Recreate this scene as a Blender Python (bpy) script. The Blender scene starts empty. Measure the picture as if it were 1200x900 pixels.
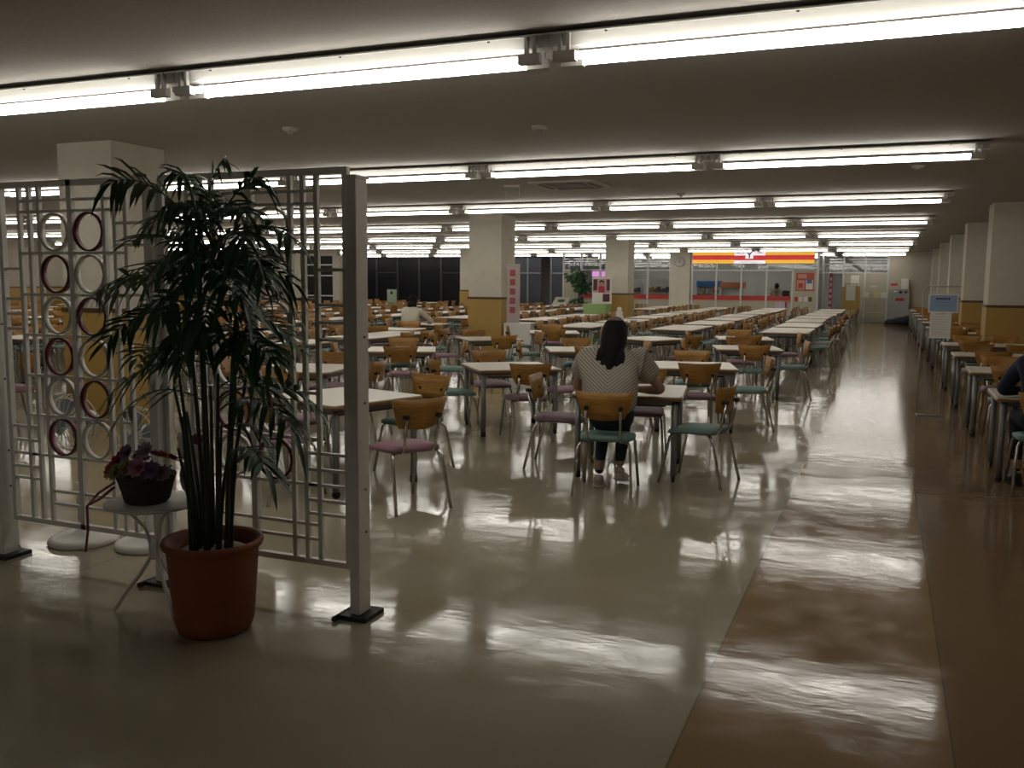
import bpy, bmesh, math, random
from mathutils import Vector, Matrix
random.seed(7)
PI = math.pi
sc = bpy.context.scene
COL = sc.collection

# ------------------------------------------------------------------ camera
F = 1056.0
CAMH = 1.55
def _norm(v): return Vector(v).normalized()
_Y = _norm((1037 - 600, 335 - 450, F))                    # depth vanishing point
_h = Vector((1037 - 1000 - 600, 335 - 8.9 - 450, F))      # second horizon point
_Z = _Y.cross(_h).normalized()
if _Z.y > 0: _Z = -_Z
_X = _Y.cross(_Z)
RC = Matrix((_X, _Y, _Z))                                 # world = RC @ (right, down, forward)
cam = bpy.data.cameras.new('camera'); camo = bpy.data.objects.new('camera', cam); COL.objects.link(camo)
cam.sensor_width = 36; cam.lens = 36 * F / 1200; cam.clip_start = 0.05; cam.clip_end = 200
r_, d_, f_ = RC.col[0], RC.col[1], RC.col[2]
camo.matrix_world = Matrix(((r_[0], -d_[0], -f_[0], 0), (r_[1], -d_[1], -f_[1], 0), (r_[2], -d_[2], -f_[2], CAMH), (0, 0, 0, 1)))
sc.camera = camo

def ray(x, y): return RC @ Vector((x - 600, y - 450, F))
def onZ(x, y, z=0.0):
    d = ray(x, y); t = (z - CAMH) / d.z; return Vector((d.x * t, d.y * t, z))
def onY(x, y, Y):
    d = ray(x, y); t = Y / d.y; return Vector((d.x * t, Y, CAMH + d.z * t))
def proj(p):
    c = RC.transposed() @ (Vector(p) - Vector((0, 0, CAMH)))
    if c.z <= 0.05: return None
    return 600 + F * c.x / c.z, 450 + F * c.y / c.z, c.z

# ------------------------------------------------------------------ world, exposure
w = bpy.data.worlds.new('night'); sc.world = w; w.use_nodes = True
w.node_tree.nodes['Background'].inputs[0].default_value = (0.01, 0.011, 0.014, 1)
w.node_tree.nodes['Background'].inputs[1].default_value = 0.3
sc.view_settings.view_transform = 'Standard'; sc.view_settings.look = 'None'
sc.view_settings.exposure = 0.0; sc.view_settings.gamma = 1.0; sc.view_settings.use_curve_mapping = False
sc.cycles.use_denoising = True
sc.cycles.max_bounces = 6; sc.cycles.diffuse_bounces = 3; sc.cycles.glossy_bounces = 3; sc.cycles.transparent_max_bounces = 12
sc.cycles.sample_clamp_indirect = 6
TUBE = 11.5
CEIL = 2.95

# ------------------------------------------------------------------ materials
MATS = {}
def mat(name, col, rough=0.6, metal=0.0, var=0.08, scale=6.0, bump=0.0, bscale=60.0, spec=0.5, coat=0.0):
    if name in MATS: return MATS[name]
    m = bpy.data.materials.new(name); m.use_nodes = True; nt = m.node_tree; b = nt.nodes['Principled BSDF']
    b.inputs['Roughness'].default_value = rough; b.inputs['Metallic'].default_value = metal
    b.inputs['Specular IOR Level'].default_value = spec; b.inputs['Coat Weight'].default_value = coat
    tc = nt.nodes.new('ShaderNodeTexCoord')
    n = nt.nodes.new('ShaderNodeTexNoise'); n.inputs['Scale'].default_value = scale; n.inputs['Detail'].default_value = 4
    nt.links.new(tc.outputs['Object'], n.inputs['Vector'])
    mr = nt.nodes.new('ShaderNodeMapRange'); mr.inputs[3].default_value = 1 - var; mr.inputs[4].default_value = 1 + var
    nt.links.new(n.outputs[0], mr.inputs[0])
    mx = nt.nodes.new('ShaderNodeVectorMath'); mx.operation = 'SCALE'; mx.inputs[0].default_value = col
    nt.links.new(mr.outputs[0], mx.inputs['Scale']); nt.links.new(mx.outputs[0], b.inputs['Base Color'])
    if bump:
        n2 = nt.nodes.new('ShaderNodeTexNoise'); n2.inputs['Scale'].default_value = bscale; n2.inputs['Detail'].default_value = 3
        nt.links.new(tc.outputs['Object'], n2.inputs['Vector'])
        bp = nt.nodes.new('ShaderNodeBump'); bp.inputs['Strength'].default_value = bump; bp.inputs['Distance'].default_value = 0.01
        nt.links.new(n2.outputs[0], bp.inputs['Height']); nt.links.new(bp.outputs[0], b.inputs['Normal'])
    MATS[name] = m; return m
def emat(name, col, s):
    m = bpy.data.materials.new(name); m.use_nodes = True; nt = m.node_tree
    b = nt.nodes['Principled BSDF']; b.inputs['Base Color'].default_value = (*col, 1)
    b.inputs['Emission Color'].default_value = (*col, 1); b.inputs['Emission Strength'].default_value = s
    MATS[name] = m; return m
def wood(name, a, bcol, rough=0.45, sc_=9):
    m = bpy.data.materials.new(name); m.use_nodes = True; nt = m.node_tree; b = nt.nodes['Principled BSDF']
    b.inputs['Roughness'].default_value = rough
    tc = nt.nodes.new('ShaderNodeTexCoord'); mp = nt.nodes.new('ShaderNodeMapping'); mp.inputs['Scale'].default_value = (1, 6, 8)
    n = nt.nodes.new('ShaderNodeTexNoise'); n.inputs['Scale'].default_value = sc_; n.inputs['Detail'].default_value = 5
    cr = nt.nodes.new('ShaderNodeValToRGB'); cr.color_ramp.elements[0].position = .35; cr.color_ramp.elements[1].position = .7
    cr.color_ramp.elements[0].color = (*a, 1); cr.color_ramp.elements[1].color = (*bcol, 1)
    nt.links.new(tc.outputs['Object'], mp.inputs[0]); nt.links.new(mp.outputs[0], n.inputs['Vector'])
    nt.links.new(n.outputs[0], cr.inputs[0]); nt.links.new(cr.outputs[0], b.inputs['Base Color'])
    MATS[name] = m; return m
def glass(name, tint=(1, 1, 1), refl=0.08):
    m = bpy.data.materials.new(name); m.use_nodes = True; nt = m.node_tree; nt.nodes.clear()
    o = nt.nodes.new('ShaderNodeOutputMaterial'); t = nt.nodes.new('ShaderNodeBsdfTransparent'); g = nt.nodes.new('ShaderNodeBsdfGlossy')
    t.inputs[0].default_value = (*tint, 1); g.inputs['Roughness'].default_value = 0.02
    lw = nt.nodes.new('ShaderNodeFresnel'); lw.inputs[0].default_value = 1.45
    mx = nt.nodes.new('ShaderNodeMixShader'); nt.links.new(lw.outputs[0], mx.inputs[0])
    nt.links.new(t.outputs[0], mx.inputs[1]); nt.links.new(g.outputs[0], mx.inputs[2]); nt.links.new(mx.outputs[0], o.inputs[0])
    MATS[name] = m; return m

M_WALL = mat('wall_paint', (.50, .455, .37), .85, bump=.05, bscale=40)
M_COLUMN = mat('column_paint', (.68, .635, .53), .85, bump=.05, bscale=40)
M_WAIN = mat('wainscot_tan', (.47, .30, .08), .5, var=.05)
M_RAIL = mat('rail_brown', (.10, .055, .02), .5)
M_CEIL = mat('ceiling_board', (.43, .40, .36), .95, var=.10, scale=35, bump=.25, bscale=90)
M_WHITEMETAL = mat('white_metal', (.74, .72, .68), .4, var=.04)
M_REFL = mat('reflector_white', (.58, .57, .54), .5, var=.02)
M_HOLDER = mat('lamp_holder', (.42, .40, .37), .5)
M_TUBE = emat('fluorescent_tube', (1.0, .965, .89), TUBE)
M_STEEL = mat('grey_steel', (.23, .24, .245), .4, metal=.35)
M_CHROME = mat('chrome', (.55, .54, .52), .22, metal=1.0, var=.02)
M_BLACK = mat('black_plastic', (.012, .012, .013), .5)
M_TOP = mat('table_laminate', (.78, .715, .60), .38, var=.03)
M_WOOD = wood('chair_plywood', (.33, .155, .028), (.47, .235, .05))
M_EDGE = wood('table_edge', (.20, .10, .035), (.28, .15, .055))
SEATM = {'green': mat('seat_green', (.16, .27, .235), .6, bump=.1, bscale=200), 'pink': mat('seat_pink', (.36, .19, .24), .6, bump=.1, bscale=200),
         'mauve': mat('seat_mauve', (.22, .13, .165), .6, bump=.1, bscale=200)}
M_TRELLIS = mat('trellis_white', (.80, .785, .74), .45, var=.07, scale=12, bump=.06, bscale=30)
M_RINGW = mat('ring_white', (.66, .64, .57), .35)
M_RINGR = mat('ring_red', (.14, .018, .035), .3)
M_POT = mat('pot_terracotta', (.25, .068, .026), .65, var=.08, bump=.1, bscale=30)
M_SOIL = mat('pot_inner_tray', (.45, .42, .36), .7)
M_CANE = mat('palm_cane', (.018, .028, .012), .5, var=.3)
M_LEAF = mat('palm_leaf', (.030, .085, .032), .42, var=.35, scale=3)
M_PAPER = mat('paper', (.72, .70, .64), .8, var=.03)
M_DARKGLASS = mat('night_glass', (.012, .012, .015), .45, var=.3, scale=.6, spec=.2)
M_BLUEGLASS = mat('night_glass_blue', (.055, .06, .078), .4, var=.35, scale=.8, spec=.25)
M_ALU = mat('aluminium', (.60, .60, .58), .4, metal=.2, var=.03)
M_PANEL = mat('partition_panel', (.47, .44, .34), .6, var=.03)
M_GLASS = glass('clear_glass', (.93, .95, .95))
M_RED = mat('red_plastic', (.50, .035, .03), .5)
M_YELLOW = None

def floor_material():
    m = bpy.data.materials.new('vinyl_floor'); m.use_nodes = True; nt = m.node_tree; b = nt.nodes['Principled BSDF']
    N = nt.nodes.new; L = nt.links.new
    tc = N('ShaderNodeTexCoord'); sx = N('ShaderNodeSeparateXYZ'); L(tc.outputs['Object'], sx.inputs[0])
    def step(edge):
        s = N('ShaderNodeMath'); s.operation = 'GREATER_THAN'; s.inputs[1].default_value = edge; L(sx.outputs[0], s.inputs[0]); return s
    def mix(fac, a, bb):
        x = N('ShaderNodeMix'); x.data_type = 'RGBA'
        L(fac, x.inputs[0])
        for i, v in ((6, a), (7, bb)):
            if isinstance(v, tuple): x.inputs[i].default_value = (*v, 1)
            else: L(v, x.inputs[i])
        return x.outputs[2]
    c = mix(step(-0.575).outputs[0], (.385, .34, .24), (.30, .195, .095))
    c = mix(step(0.29).outputs[0], c, (.235, .155, .085))
    for e in (-0.575, 0.29, -3.9, -7.6):                     # joints between the vinyl sheets
        d = N('ShaderNodeMath'); d.operation = 'SUBTRACT'; d.inputs[1].default_value = e; L(sx.outputs[0], d.inputs[0])
        a = N('ShaderNodeMath'); a.operation = 'ABSOLUTE'; L(d.outputs[0], a.inputs[0])
        l = N('ShaderNodeMath'); l.operation = 'LESS_THAN'; l.inputs[1].default_value = .004; L(a.outputs[0], l.inputs[0])
        f = N('ShaderNodeMath'); f.operation = 'MULTIPLY'; f.inputs[1].default_value = .5; L(l.outputs[0], f.inputs[0])
        c = mix(f.outputs[0], c, (.10, .075, .05))
    n = N('ShaderNodeTexNoise'); n.inputs['Scale'].default_value = 1.3; n.inputs['Detail'].default_value = 6; L(tc.outputs['Object'], n.inputs['Vector'])
    mr = N('ShaderNodeMapRange'); mr.inputs[3].default_value = .82; mr.inputs[4].default_value = 1.14; L(n.outputs[0], mr.inputs[0])
    vs = N('ShaderNodeVectorMath'); vs.operation = 'SCALE'; L(c, vs.inputs[0]); L(mr.outputs[0], vs.inputs['Scale'])
    L(vs.outputs[0], b.inputs['Base Color'])
    n3 = N('ShaderNodeTexNoise'); n3.inputs['Scale'].default_value = 5; n3.inputs['Detail'].default_value = 5; L(tc.outputs['Object'], n3.inputs['Vector'])
    rr = N('ShaderNodeMapRange'); rr.inputs[1].default_value = .3; rr.inputs[2].default_value = .7; rr.inputs[3].default_value = .06; rr.inputs[4].default_value = .15; L(n3.outputs[0], rr.inputs[0])
    L(rr.outputs[0], b.inputs['Roughness'])
    b.inputs['Specular IOR Level'].default_value = .42
    mp = N('ShaderNodeMapping'); mp.inputs['Scale'].default_value = (1.0, 2.2, 1); L(tc.outputs['Object'], mp.inputs[0])
    n2 = N('ShaderNodeTexNoise'); n2.inputs['Scale'].default_value = 2.6; n2.inputs['Detail'].default_value = 5; n2.inputs['Roughness'].default_value = .55; L(mp.outputs[0], n2.inputs['Vector'])
    bp = N('ShaderNodeBump'); bp.inputs['Strength'].default_value = .28; bp.inputs['Distance'].default_value = .006
    L(n2.outputs[0], bp.inputs['Height']); L(bp.outputs[0], b.inputs['Normal'])
    return m
M_FLOOR = floor_material()

# ------------------------------------------------------------------ mesh helpers
class MB:
    def __init__(s): s.v = []; s.f = []; s.m = []; s.sm = []
    def add(s, vs, fs, mi=0, smooth=False):
        o = len(s.v); s.v += [tuple(p) for p in vs]
        for f in fs: s.f.append([i + o for i in f]); s.m.append(mi); s.sm.append(smooth)
        return s
    def box(s, a, b, mi=0):
        x0, y0, z0 = a; x1, y1, z1 = b
        return s.add([(x0, y0, z0), (x1, y0, z0), (x1, y1, z0), (x0, y1, z0), (x0, y0, z1), (x1, y0, z1), (x1, y1, z1), (x0, y1, z1)],
                     [(0, 3, 2, 1), (4, 5, 6, 7), (0, 1, 5, 4), (1, 2, 6, 5), (2, 3, 7, 6), (3, 0, 4, 7)], mi)
    def cbox(s, c, d, mi=0): return s.box([c[i] - d[i] / 2 for i in range(3)], [c[i] + d[i] / 2 for i in range(3)], mi)
    def bevbox(s, a, b, r, mi=0, n=3):
        """box with rounded vertical corners and softened rims"""
        x0, y0, z0 = a; x1, y1, z1 = b; e = min(r, (z1 - z0) / 2) * .5
        def ring(inset, z):
            pts = []
            for cx, cy, a0 in ((x1 - r, y1 - r, 0), (x0 + r, y1 - r, 90), (x0 + r, y0 + r, 180), (x1 - r, y0 + r, 270)):
                for k in range(n + 1):
                    t = math.radians(a0 + 90 * k / n); pts.append((cx + (r - inset) * math.cos(t), cy + (r - inset) * math.sin(t), z))
            return pts
        rs = [ring(e, z0), ring(0, z0 + e), ring(0, z1 - e), ring(e, z1)]; k = len(rs[0])
        vs = sum(rs, []); fs = [tuple(range(k - 1, -1, -1)), tuple(range(3 * k, 4 * k))]
        for j in range(3):
            for i in range(k): fs.append((j * k + i, j * k + (i + 1) % k, (j + 1) * k + (i + 1) % k, (j + 1) * k + i))
        return s.add(vs, fs, mi)
    def tube(s, pts, r, n=8, mi=0, caps=True, smooth=True):
        P = [Vector(p) for p in pts]; R = r if isinstance(r, (list, tuple)) else [r] * len(P)
        vs = []; prev = None
        for i, p in enumerate(P):
            t = (P[min(i + 1, len(P) - 1)] - P[max(i - 1, 0)]).normalized()
            if prev is None:
                u = t.cross(Vector((0, 0, 1)) if abs(t.z) < .9 else Vector((1, 0, 0))).normalized()
            else:
                u = (prev - t * prev.dot(t)).normalized()
            prev = u; v_ = t.cross(u)
            for k in range(n):
                a = 2 * PI * k / n; vs.append(p + (u * math.cos(a) + v_ * math.sin(a)) * R[i])
        fs = []
        for j in range(len(P) - 1):
            for k in range(n): fs.append((j * n + k, j * n + (k + 1) % n, (j + 1) * n + (k + 1) % n, (j + 1) * n + k))
        s.add(vs, fs, mi, smooth)
        if caps:
            o = len(s.v) - len(vs)
            s.f.append([o + i for i in range(n - 1, -1, -1)]); s.m.append(mi); s.sm.append(False)
            s.f.append([o + (len(P) - 1) * n + i for i in range(n)]); s.m.append(mi); s.sm.append(False)
        return s
    def lathe(s, prof, n=24, mi=0, c=(0, 0, 0), smooth=True, closed=False):
        vs = []; k = len(prof)
        for j in range(n):
            a = 2 * PI * j / n
            for (r, z) in prof: vs.append((c[0] + r * math.cos(a), c[1] + r * math.sin(a), c[2] + z))
        fs = []
        for j in range(n):
            j2 = (j + 1) % n
            for i in range(k - 1 + (1 if closed else 0)):
                i2 = (i + 1) % k; fs.append((j * k + i, j2 * k + i, j2 * k + i2, j * k + i2))
        return s.add(vs, fs, mi, smooth)
    def sphere(s, c, r, n=10, m=6, mi=0):
        rx, ry, rz = r if isinstance(r, (tuple, list)) else (r, r, r)
        vs = [(c[0], c[1], c[2] - rz)]
        for j in range(1, m):
            t = PI * j / m - PI / 2
            for i in range(n):
                a = 2 * PI * i / n; vs.append((c[0] + rx * math.cos(t) * math.cos(a), c[1] + ry * math.cos(t) * math.sin(a), c[2] + rz * math.sin(t)))
        vs.append((c[0], c[1], c[2] + rz)); last = len(vs) - 1
        fs = [(0, 1 + (i + 1) % n, 1 + i) for i in range(n)]
        for j in range(m - 2):
            for i in range(n): fs.append((1 + j * n + i, 1 + j * n + (i + 1) % n, 1 + (j + 1) * n + (i + 1) % n, 1 + (j + 1) * n + i))
        fs += [(last, 1 + (m - 2) * n + i, 1 + (m - 2) * n + (i + 1) % n) for i in range(n)]
        return s.add(vs, fs, mi, True)
    def append(s, other, M=None, remap=None):
        o = len(s.v)
        s.v += [tuple(M @ Vector(p)) for p in other.v] if M else list(other.v)
        for f, m_, sm in zip(other.f, other.m, other.sm):
            s.f.append([i + o for i in f]); s.m.append(remap[m_] if remap else m_); s.sm.append(sm)
        return s
    def mesh(s, name, mats):
        me = bpy.data.meshes.new(name); me.from_pydata(s.v, [], s.f)
        for m_ in (mats if isinstance(mats, (list, tuple)) else [mats]): me.materials.append(m_)
        me.polygons.foreach_set('material_index', s.m); me.polygons.foreach_set('use_smooth', s.sm)
        me.update(); return me
    def build(s, name, mats, parent=None, loc=(0, 0, 0), rz=0):
        return place(name, s.mesh(name, mats), parent, loc, rz)
def place(name, me, parent=None, loc=(0, 0, 0), rz=0):
    o = bpy.data.objects.new(name, me); COL.objects.link(o); o.parent = parent
    o.location = loc; o.rotation_euler = (0, 0, rz); return o
def tag(o, label=None, cat=None, group=None, kind=None):
    for k, v in (('label', label), ('category', cat), ('group', group), ('kind', kind)):
        if v: o[k] = v
    return o
def thing(name, label, cat, loc=(0, 0, 0), rz=0, group=None):
    o = place(name, None, None, loc, rz); o.empty_display_size = .1; return tag(o, label, cat, group)
def struct(name, mb, m, parent=None):
    o = mb.build(name, m, parent)
    if parent is None: o['kind'] = 'structure'
    return o
ORD = ['first', 'second', 'third', 'fourth', 'fifth', 'sixth', 'seventh', 'eighth', 'ninth', 'tenth', 'eleventh', 'twelfth', 'thirteenth', 'fourteenth', 'fifteenth']

# ------------------------------------------------------------------ room shell
XL, XR, YN, YB = -29.5, 2.45, -15.0, 41.0
struct('floor', MB().add([(-32, YN, 0), (XR + .2, YN, 0), (XR + .2, 47, 0), (-32, 47, 0)], [(0, 1, 2, 3)]), M_FLOOR)
struct('ceiling', MB().box((-32, YN, CEIL), (XR + .2, 47, CEIL + .1)), M_CEIL)
def wained(name, a, b, axis):
    o = struct(name, MB().box(a, b), M_WALL)
    wz = MB(); rz_ = MB(); t = .012
    lo = [a[0], a[1], 0.0]; hi = [b[0], b[1], 1.2]
    if axis == 'x-': lo[0] = a[0] - t; hi[0] = a[0]
    if axis == 'x+': lo[0] = b[0]; hi[0] = b[0] + t
    if axis == 'y-': lo[1] = a[1] - t; hi[1] = a[1]
    wz.box(lo, hi).build('wainscot', M_WAIN, o)
    lo2 = list(lo); hi2 = list(hi); lo2[2] = 1.2; hi2[2] = 1.245
    if axis == 'x-': lo2[0] -= .012
    if axis == 'x+': hi2[0] += .012
    if axis == 'y-': lo2[1] -= .012
    rz_.box(lo2, hi2).build('dado_rail', M_RAIL, o)
    return o
wained('wall_right', (XR, YN, 0), (XR + .15, YB, CEIL), 'x-')
wained('wall_left', (XL - .15, YN, 0), (XL, 32.5, CEIL), 'x+')
struct('wall_front', MB().box((-32, YN - .15, 0), (XR, YN, CEIL)), M_WALL)
struct('wall_back_right', MB().box((.12, YB, 0), (XR, YB + .15, CEIL)), M_WALL)
struct('wall_back_far', MB().box((-32, 46, 0), (XR, 46.15, CEIL)), mat('back_room_wall', (.42, .42, .41), .8))
# wall block at the back left, with a door and a dark window
Yb = 32.5
bw = struct('wall_back_left', MB().box((-32, Yb, 0), (-26.75, Yb + .3, CEIL)).box((-26.75, Yb, 2.6), (-21.35, Yb + .3, CEIL))
            .box((-25.0, Yb, 0), (-23.1, Yb + .3, 2.6)).box((-21.55, Yb, 0), (-21.2, Yb + .3, 2.6)), M_WALL)
dr = struct('door_1', MB().box((-26.75, Yb + .12, 0), (-25.0, Yb + .18, 2.6)), mat('grey_door', (.17, .155, .135), .5))
for dx in (-26.72, -25.9, -25.1): MB().box((dx, Yb + .09, .02), (dx + .06, Yb + .12, 2.55)).build('door_rail', M_HOLDER, dr)
MB().box((-26.0, Yb + .06, .95), (-25.85, Yb + .1, 1.25)).build('door_handle', M_BLACK, dr)
tag(MB().box((-26.75, Yb - .03, 2.62), (-25.55, Yb, 2.78)).build('exit_sign', mat('sign_red', (.42, .03, .05), .5)), 'small red sign strip above the grey door behind the palm', 'sign')
wn = struct('window_1', MB().box((-23.1, Yb + .12, 0), (-21.55, Yb + .16, 2.6)), M_DARKGLASS)
for z in (.9, 1.75, 2.2): MB().box((-23.1, Yb + .08, z), (-21.55, Yb + .12, z + .05)).build('window_bar', M_ALU, wn)
for x in (-23.1, -22.4, -21.6): MB().box((x, Yb + .08, 0), (x + .05, Yb + .12, 2.6)).build('window_bar', M_ALU, wn)
# night windows at the far end
fw = struct('wall_back_left_windows', MB().box((-32, YB, 2.75), (-13.07, YB + .15, CEIL)), mat('dark_header', (.05, .045, .05), .8))
k = 0
xs = [-32 + 1.25 * i for i in range(12)] + [-17.0]
for x0, x1 in zip(xs[:-1], xs[1:]):
    p = struct('window_%d' % (k + 2), MB().box((x0 + .04, YB + .05, 0), (x1 - .04, YB + .08, 2.75)), M_DARKGLASS); k += 1
    MB().box((x0 - .04, YB, 0), (x0 + .04, YB + .12, 2.75)).build('mullion', mat('dark_mullion', (.045, .045, .048), .5), p)
    if k % 3 == 1: MB().box((x0 + .04, YB, 1.98), (x1 - .04, YB + .06, 2.03)).build('mullion', MATS['dark_mullion'], p)
for x0, x1 in ((-17.0, -16.05), (-16.05, -15.35), (-14.85, -13.95), (-13.95, -13.07)):
    p = struct('window_%d' % (k + 2), MB().box((x0 + .03, YB + .05, 0), (x1 - .03, YB + .08, 2.75)), M_BLUEGLASS); k += 1
    MB().box((x0 - .035, YB, 0), (x0 + .035, YB + .12, 2.75)).build('mullion', mat('grey_mullion', (.22, .23, .24), .5), p)
    MB().box((x0 + .03, YB, 1.98), (x1 - .03, YB + .06, 2.05)).build('mullion', MATS['grey_mullion'], p)

# structural columns
CW = .74
def column(x, y, label, wx=CW, wy=CW):
    o = thing('column', label, 'column', (x + wx / 2, y + wy / 2, 0), 0, 'square columns of the hall')
    MB().box((-wx / 2, -wy / 2, 1.2), (wx / 2, wy / 2, CEIL)).build('shaft', M_COLUMN, o)
    MB().box((-wx / 2 - .012, -wy / 2 - .012, 0), (wx / 2 + .012, wy / 2 + .012, 1.2)).build('wainscot', M_WAIN, o)
    MB().box((-wx / 2 - .022, -wy / 2 - .022, 1.2), (wx / 2 + .022, wy / 2 + .022, 1.245)).build('dado_rail', M_RAIL, o)
    return o
c = column(-8.08, 7.1, 'nearest square column, rising behind the white ring trellis')
MB().box((CW / 2, -.05, 2.5), (CW / 2 + .03, .07, 2.56)).box((CW / 2, -.05, 2.6), (CW / 2 + .03, .07, 2.66)).build('socket', M_BLACK, c)
c = column(-8.1, 17.3, 'square column with tan base in the middle of the tables')
MB().sphere((CW / 2 + .02, .1, 2.45), .035, 8, 5).build('sensor', M_WHITEMETAL, c)
column(-8.15, 27.5, 'square column behind the green box and the portrait posters')
column(-15.65, 32.6, 'far square column half hidden behind the middle column')
c = thing('column', 'far plain column set into the shop front below the clock', 'column', (-7.92, 37.92, 0), 0, 'square columns of the hall')
MB().box((-.42, -.3, .1), (.42, .3, CEIL)).build('shaft', M_COLUMN, c); MB().box((-.425, -.305, 0), (.425, .305, .1)).build('skirting', M_PANEL, c)
for i, y in enumerate((17.2, 22.4, 27.5, 32.6, 37.6)):
    column(1.62, y, ['nearest square column along the right wall', 'second square column along the right wall', 'third square column along the right wall',
                     'fourth square column along the right wall', 'farthest square column along the right wall'][i])

# ------------------------------------------------------------------ ceiling lights
RS, LP = 5.0, 2.70
def light_meshes():
    L = LP / 2
    rf = MB()
    prof = [(-.15, -.035), (-.055, -.01), (-.045, -.075), (.045, -.075), (.055, -.01), (.15, -.035), (.15, -.025), (.06, 0), (-.06, 0), (-.15, -.025)]
    n = len(prof); vs = [(-L + .004, y, z) for y, z in prof] + [(L - .004, y, z) for y, z in prof]
    rf.add(vs, [(i, (i + 1) % n, n + (i + 1) % n, n + i) for i in range(n)] + [tuple(range(n)), tuple(range(2 * n - 1, n - 1, -1))])
    tb = MB().tube([(-1.185, 0, 0), (1.185, 0, 0)], .021, 10)
    hd = MB().cbox((0, 0, -.02), (.13, .05, .055)).cbox((-.02, 0, .055), (.02, .03, .12)).cbox((.03, 0, .055), (.02, .03, .12))
    bt = MB().lathe([(.008, 0), (.008, -.006), (0, -.006)], 8)
    return rf.mesh('reflector', M_REFL), tb.mesh('tube', M_TUBE), hd.mesh('lamp_holder', M_HOLDER), bt.mesh('screw', M_BLACK)
LM = light_meshes()
SHOPROW = [(-3.9 - LP * i, 43.4) for i in range(4)]
for ri in range(0, 9):
    y = RS * ri if ri else -7.0  # unseen extra row added behind the camera to brighten the screen and palm
    for i in range(11):
        xc = .875 - LP * (i + .5)
        if ri >= 7 and xc < -28: continue
        if ri > 6 and xc < -25: continue
        p = proj((xc + LP / 2, y, 2.8))
        if ri and (p is None or p[0] < -150): continue
        if ri == 0 and i > 5: continue
        t = thing('ceiling_light', 'twin-tube ceiling light, %s from the right, in the %s' % (ORD[i], 'unseen row added behind the camera' if ri == 0 else ORD[ri - 1] + ' row from the camera'), 'ceiling light', (xc, y, CEIL), 0, 'twin-tube ceiling lights in rows')
        place('reflector', LM[0], t)
        for s in (-1, 1):
            place('tube', LM[1], t, (0, s * .07, -.14))
            for e in (-1, 1): place('lamp_holder', LM[2], t, (e * 1.245, s * .07, -.12), PI if e < 0 else 0)
        if ri <= 2:
            for e in (-1.0, 0, 1.0): place('screw', LM[3], t, (e, -.10, -.028))

for i, (xc, y) in enumerate(SHOPROW):
    t = thing('ceiling_light', 'twin-tube ceiling light inside the shop, %s from the right' % ORD[i], 'ceiling light', (xc, y, CEIL), 0, 'ceiling lights inside the shop')
    place('reflector', LM[0], t)
    for s in (-1, 1):
        place('tube', LM[1], t, (0, s * .07, -.14))
        for e in (-1, 1): place('lamp_holder', LM[2], t, (e * 1.245, s * .07, -.12), PI if e < 0 else 0)
# ceiling fittings
t = thing('ceiling_air_conditioner', 'square ceiling cassette air conditioner between the second and third light rows', 'air conditioner', (-4.2, 12.35, CEIL))
MB().bevbox((-.48, -.48, -.03), (.48, .48, 0), .03).build('panel', mat('cassette_grey', (.45, .42, .37), .6), t)
MB().box((-.27, -.27, -.036), (.27, .27, -.03)).build('grille', mat('grille_dark', (.12, .11, .10), .6), t)
for a in range(4):
    MB().box((-.3, .33, -.037), (.3, .40, -.03)).build('louvre', MATS['grille_dark'], t, rz=a * PI / 2)
for n_, (px, py, lab) in enumerate(((632, 148, 'small smoke detector on the ceiling above the second light row'), (798, 227, 'small ceiling sprinkler just in front of the third light row'),
                                 (1076, 194, 'round white smoke detector near the right end of the second light row'), (340, 150, 'small ceiling speaker left of the nearest light joint'))):
    p = onZ(px, py, CEIL)
    o = thing('ceiling_detector', lab, 'detector', p)
    MB().lathe([(0, 0), (.075, 0), (.07, -.02), (.05, -.03), (0, -.03)], 16).build('base', M_COLUMN, o)
    MB().lathe([(.03, -.03), (.025, -.05), (0, -.055)], 12).build('sensor', M_HOLDER, o)
for px, py in ((601, 217),):
    p = onZ(px, py, CEIL); o = thing('ceiling_hook', 'small ceiling bracket with two hanging wires left of the air conditioner', 'bracket', p)
    MB().box((-.12, -.05, -.03), (.12, .05, 0)).build('plate', M_COLUMN, o)
    for s in (-1, 1): MB().tube([(s * .1, 0, -.03), (s * .11, 0, -.16)], .006, 5).build('wire', M_COLUMN, o)

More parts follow.
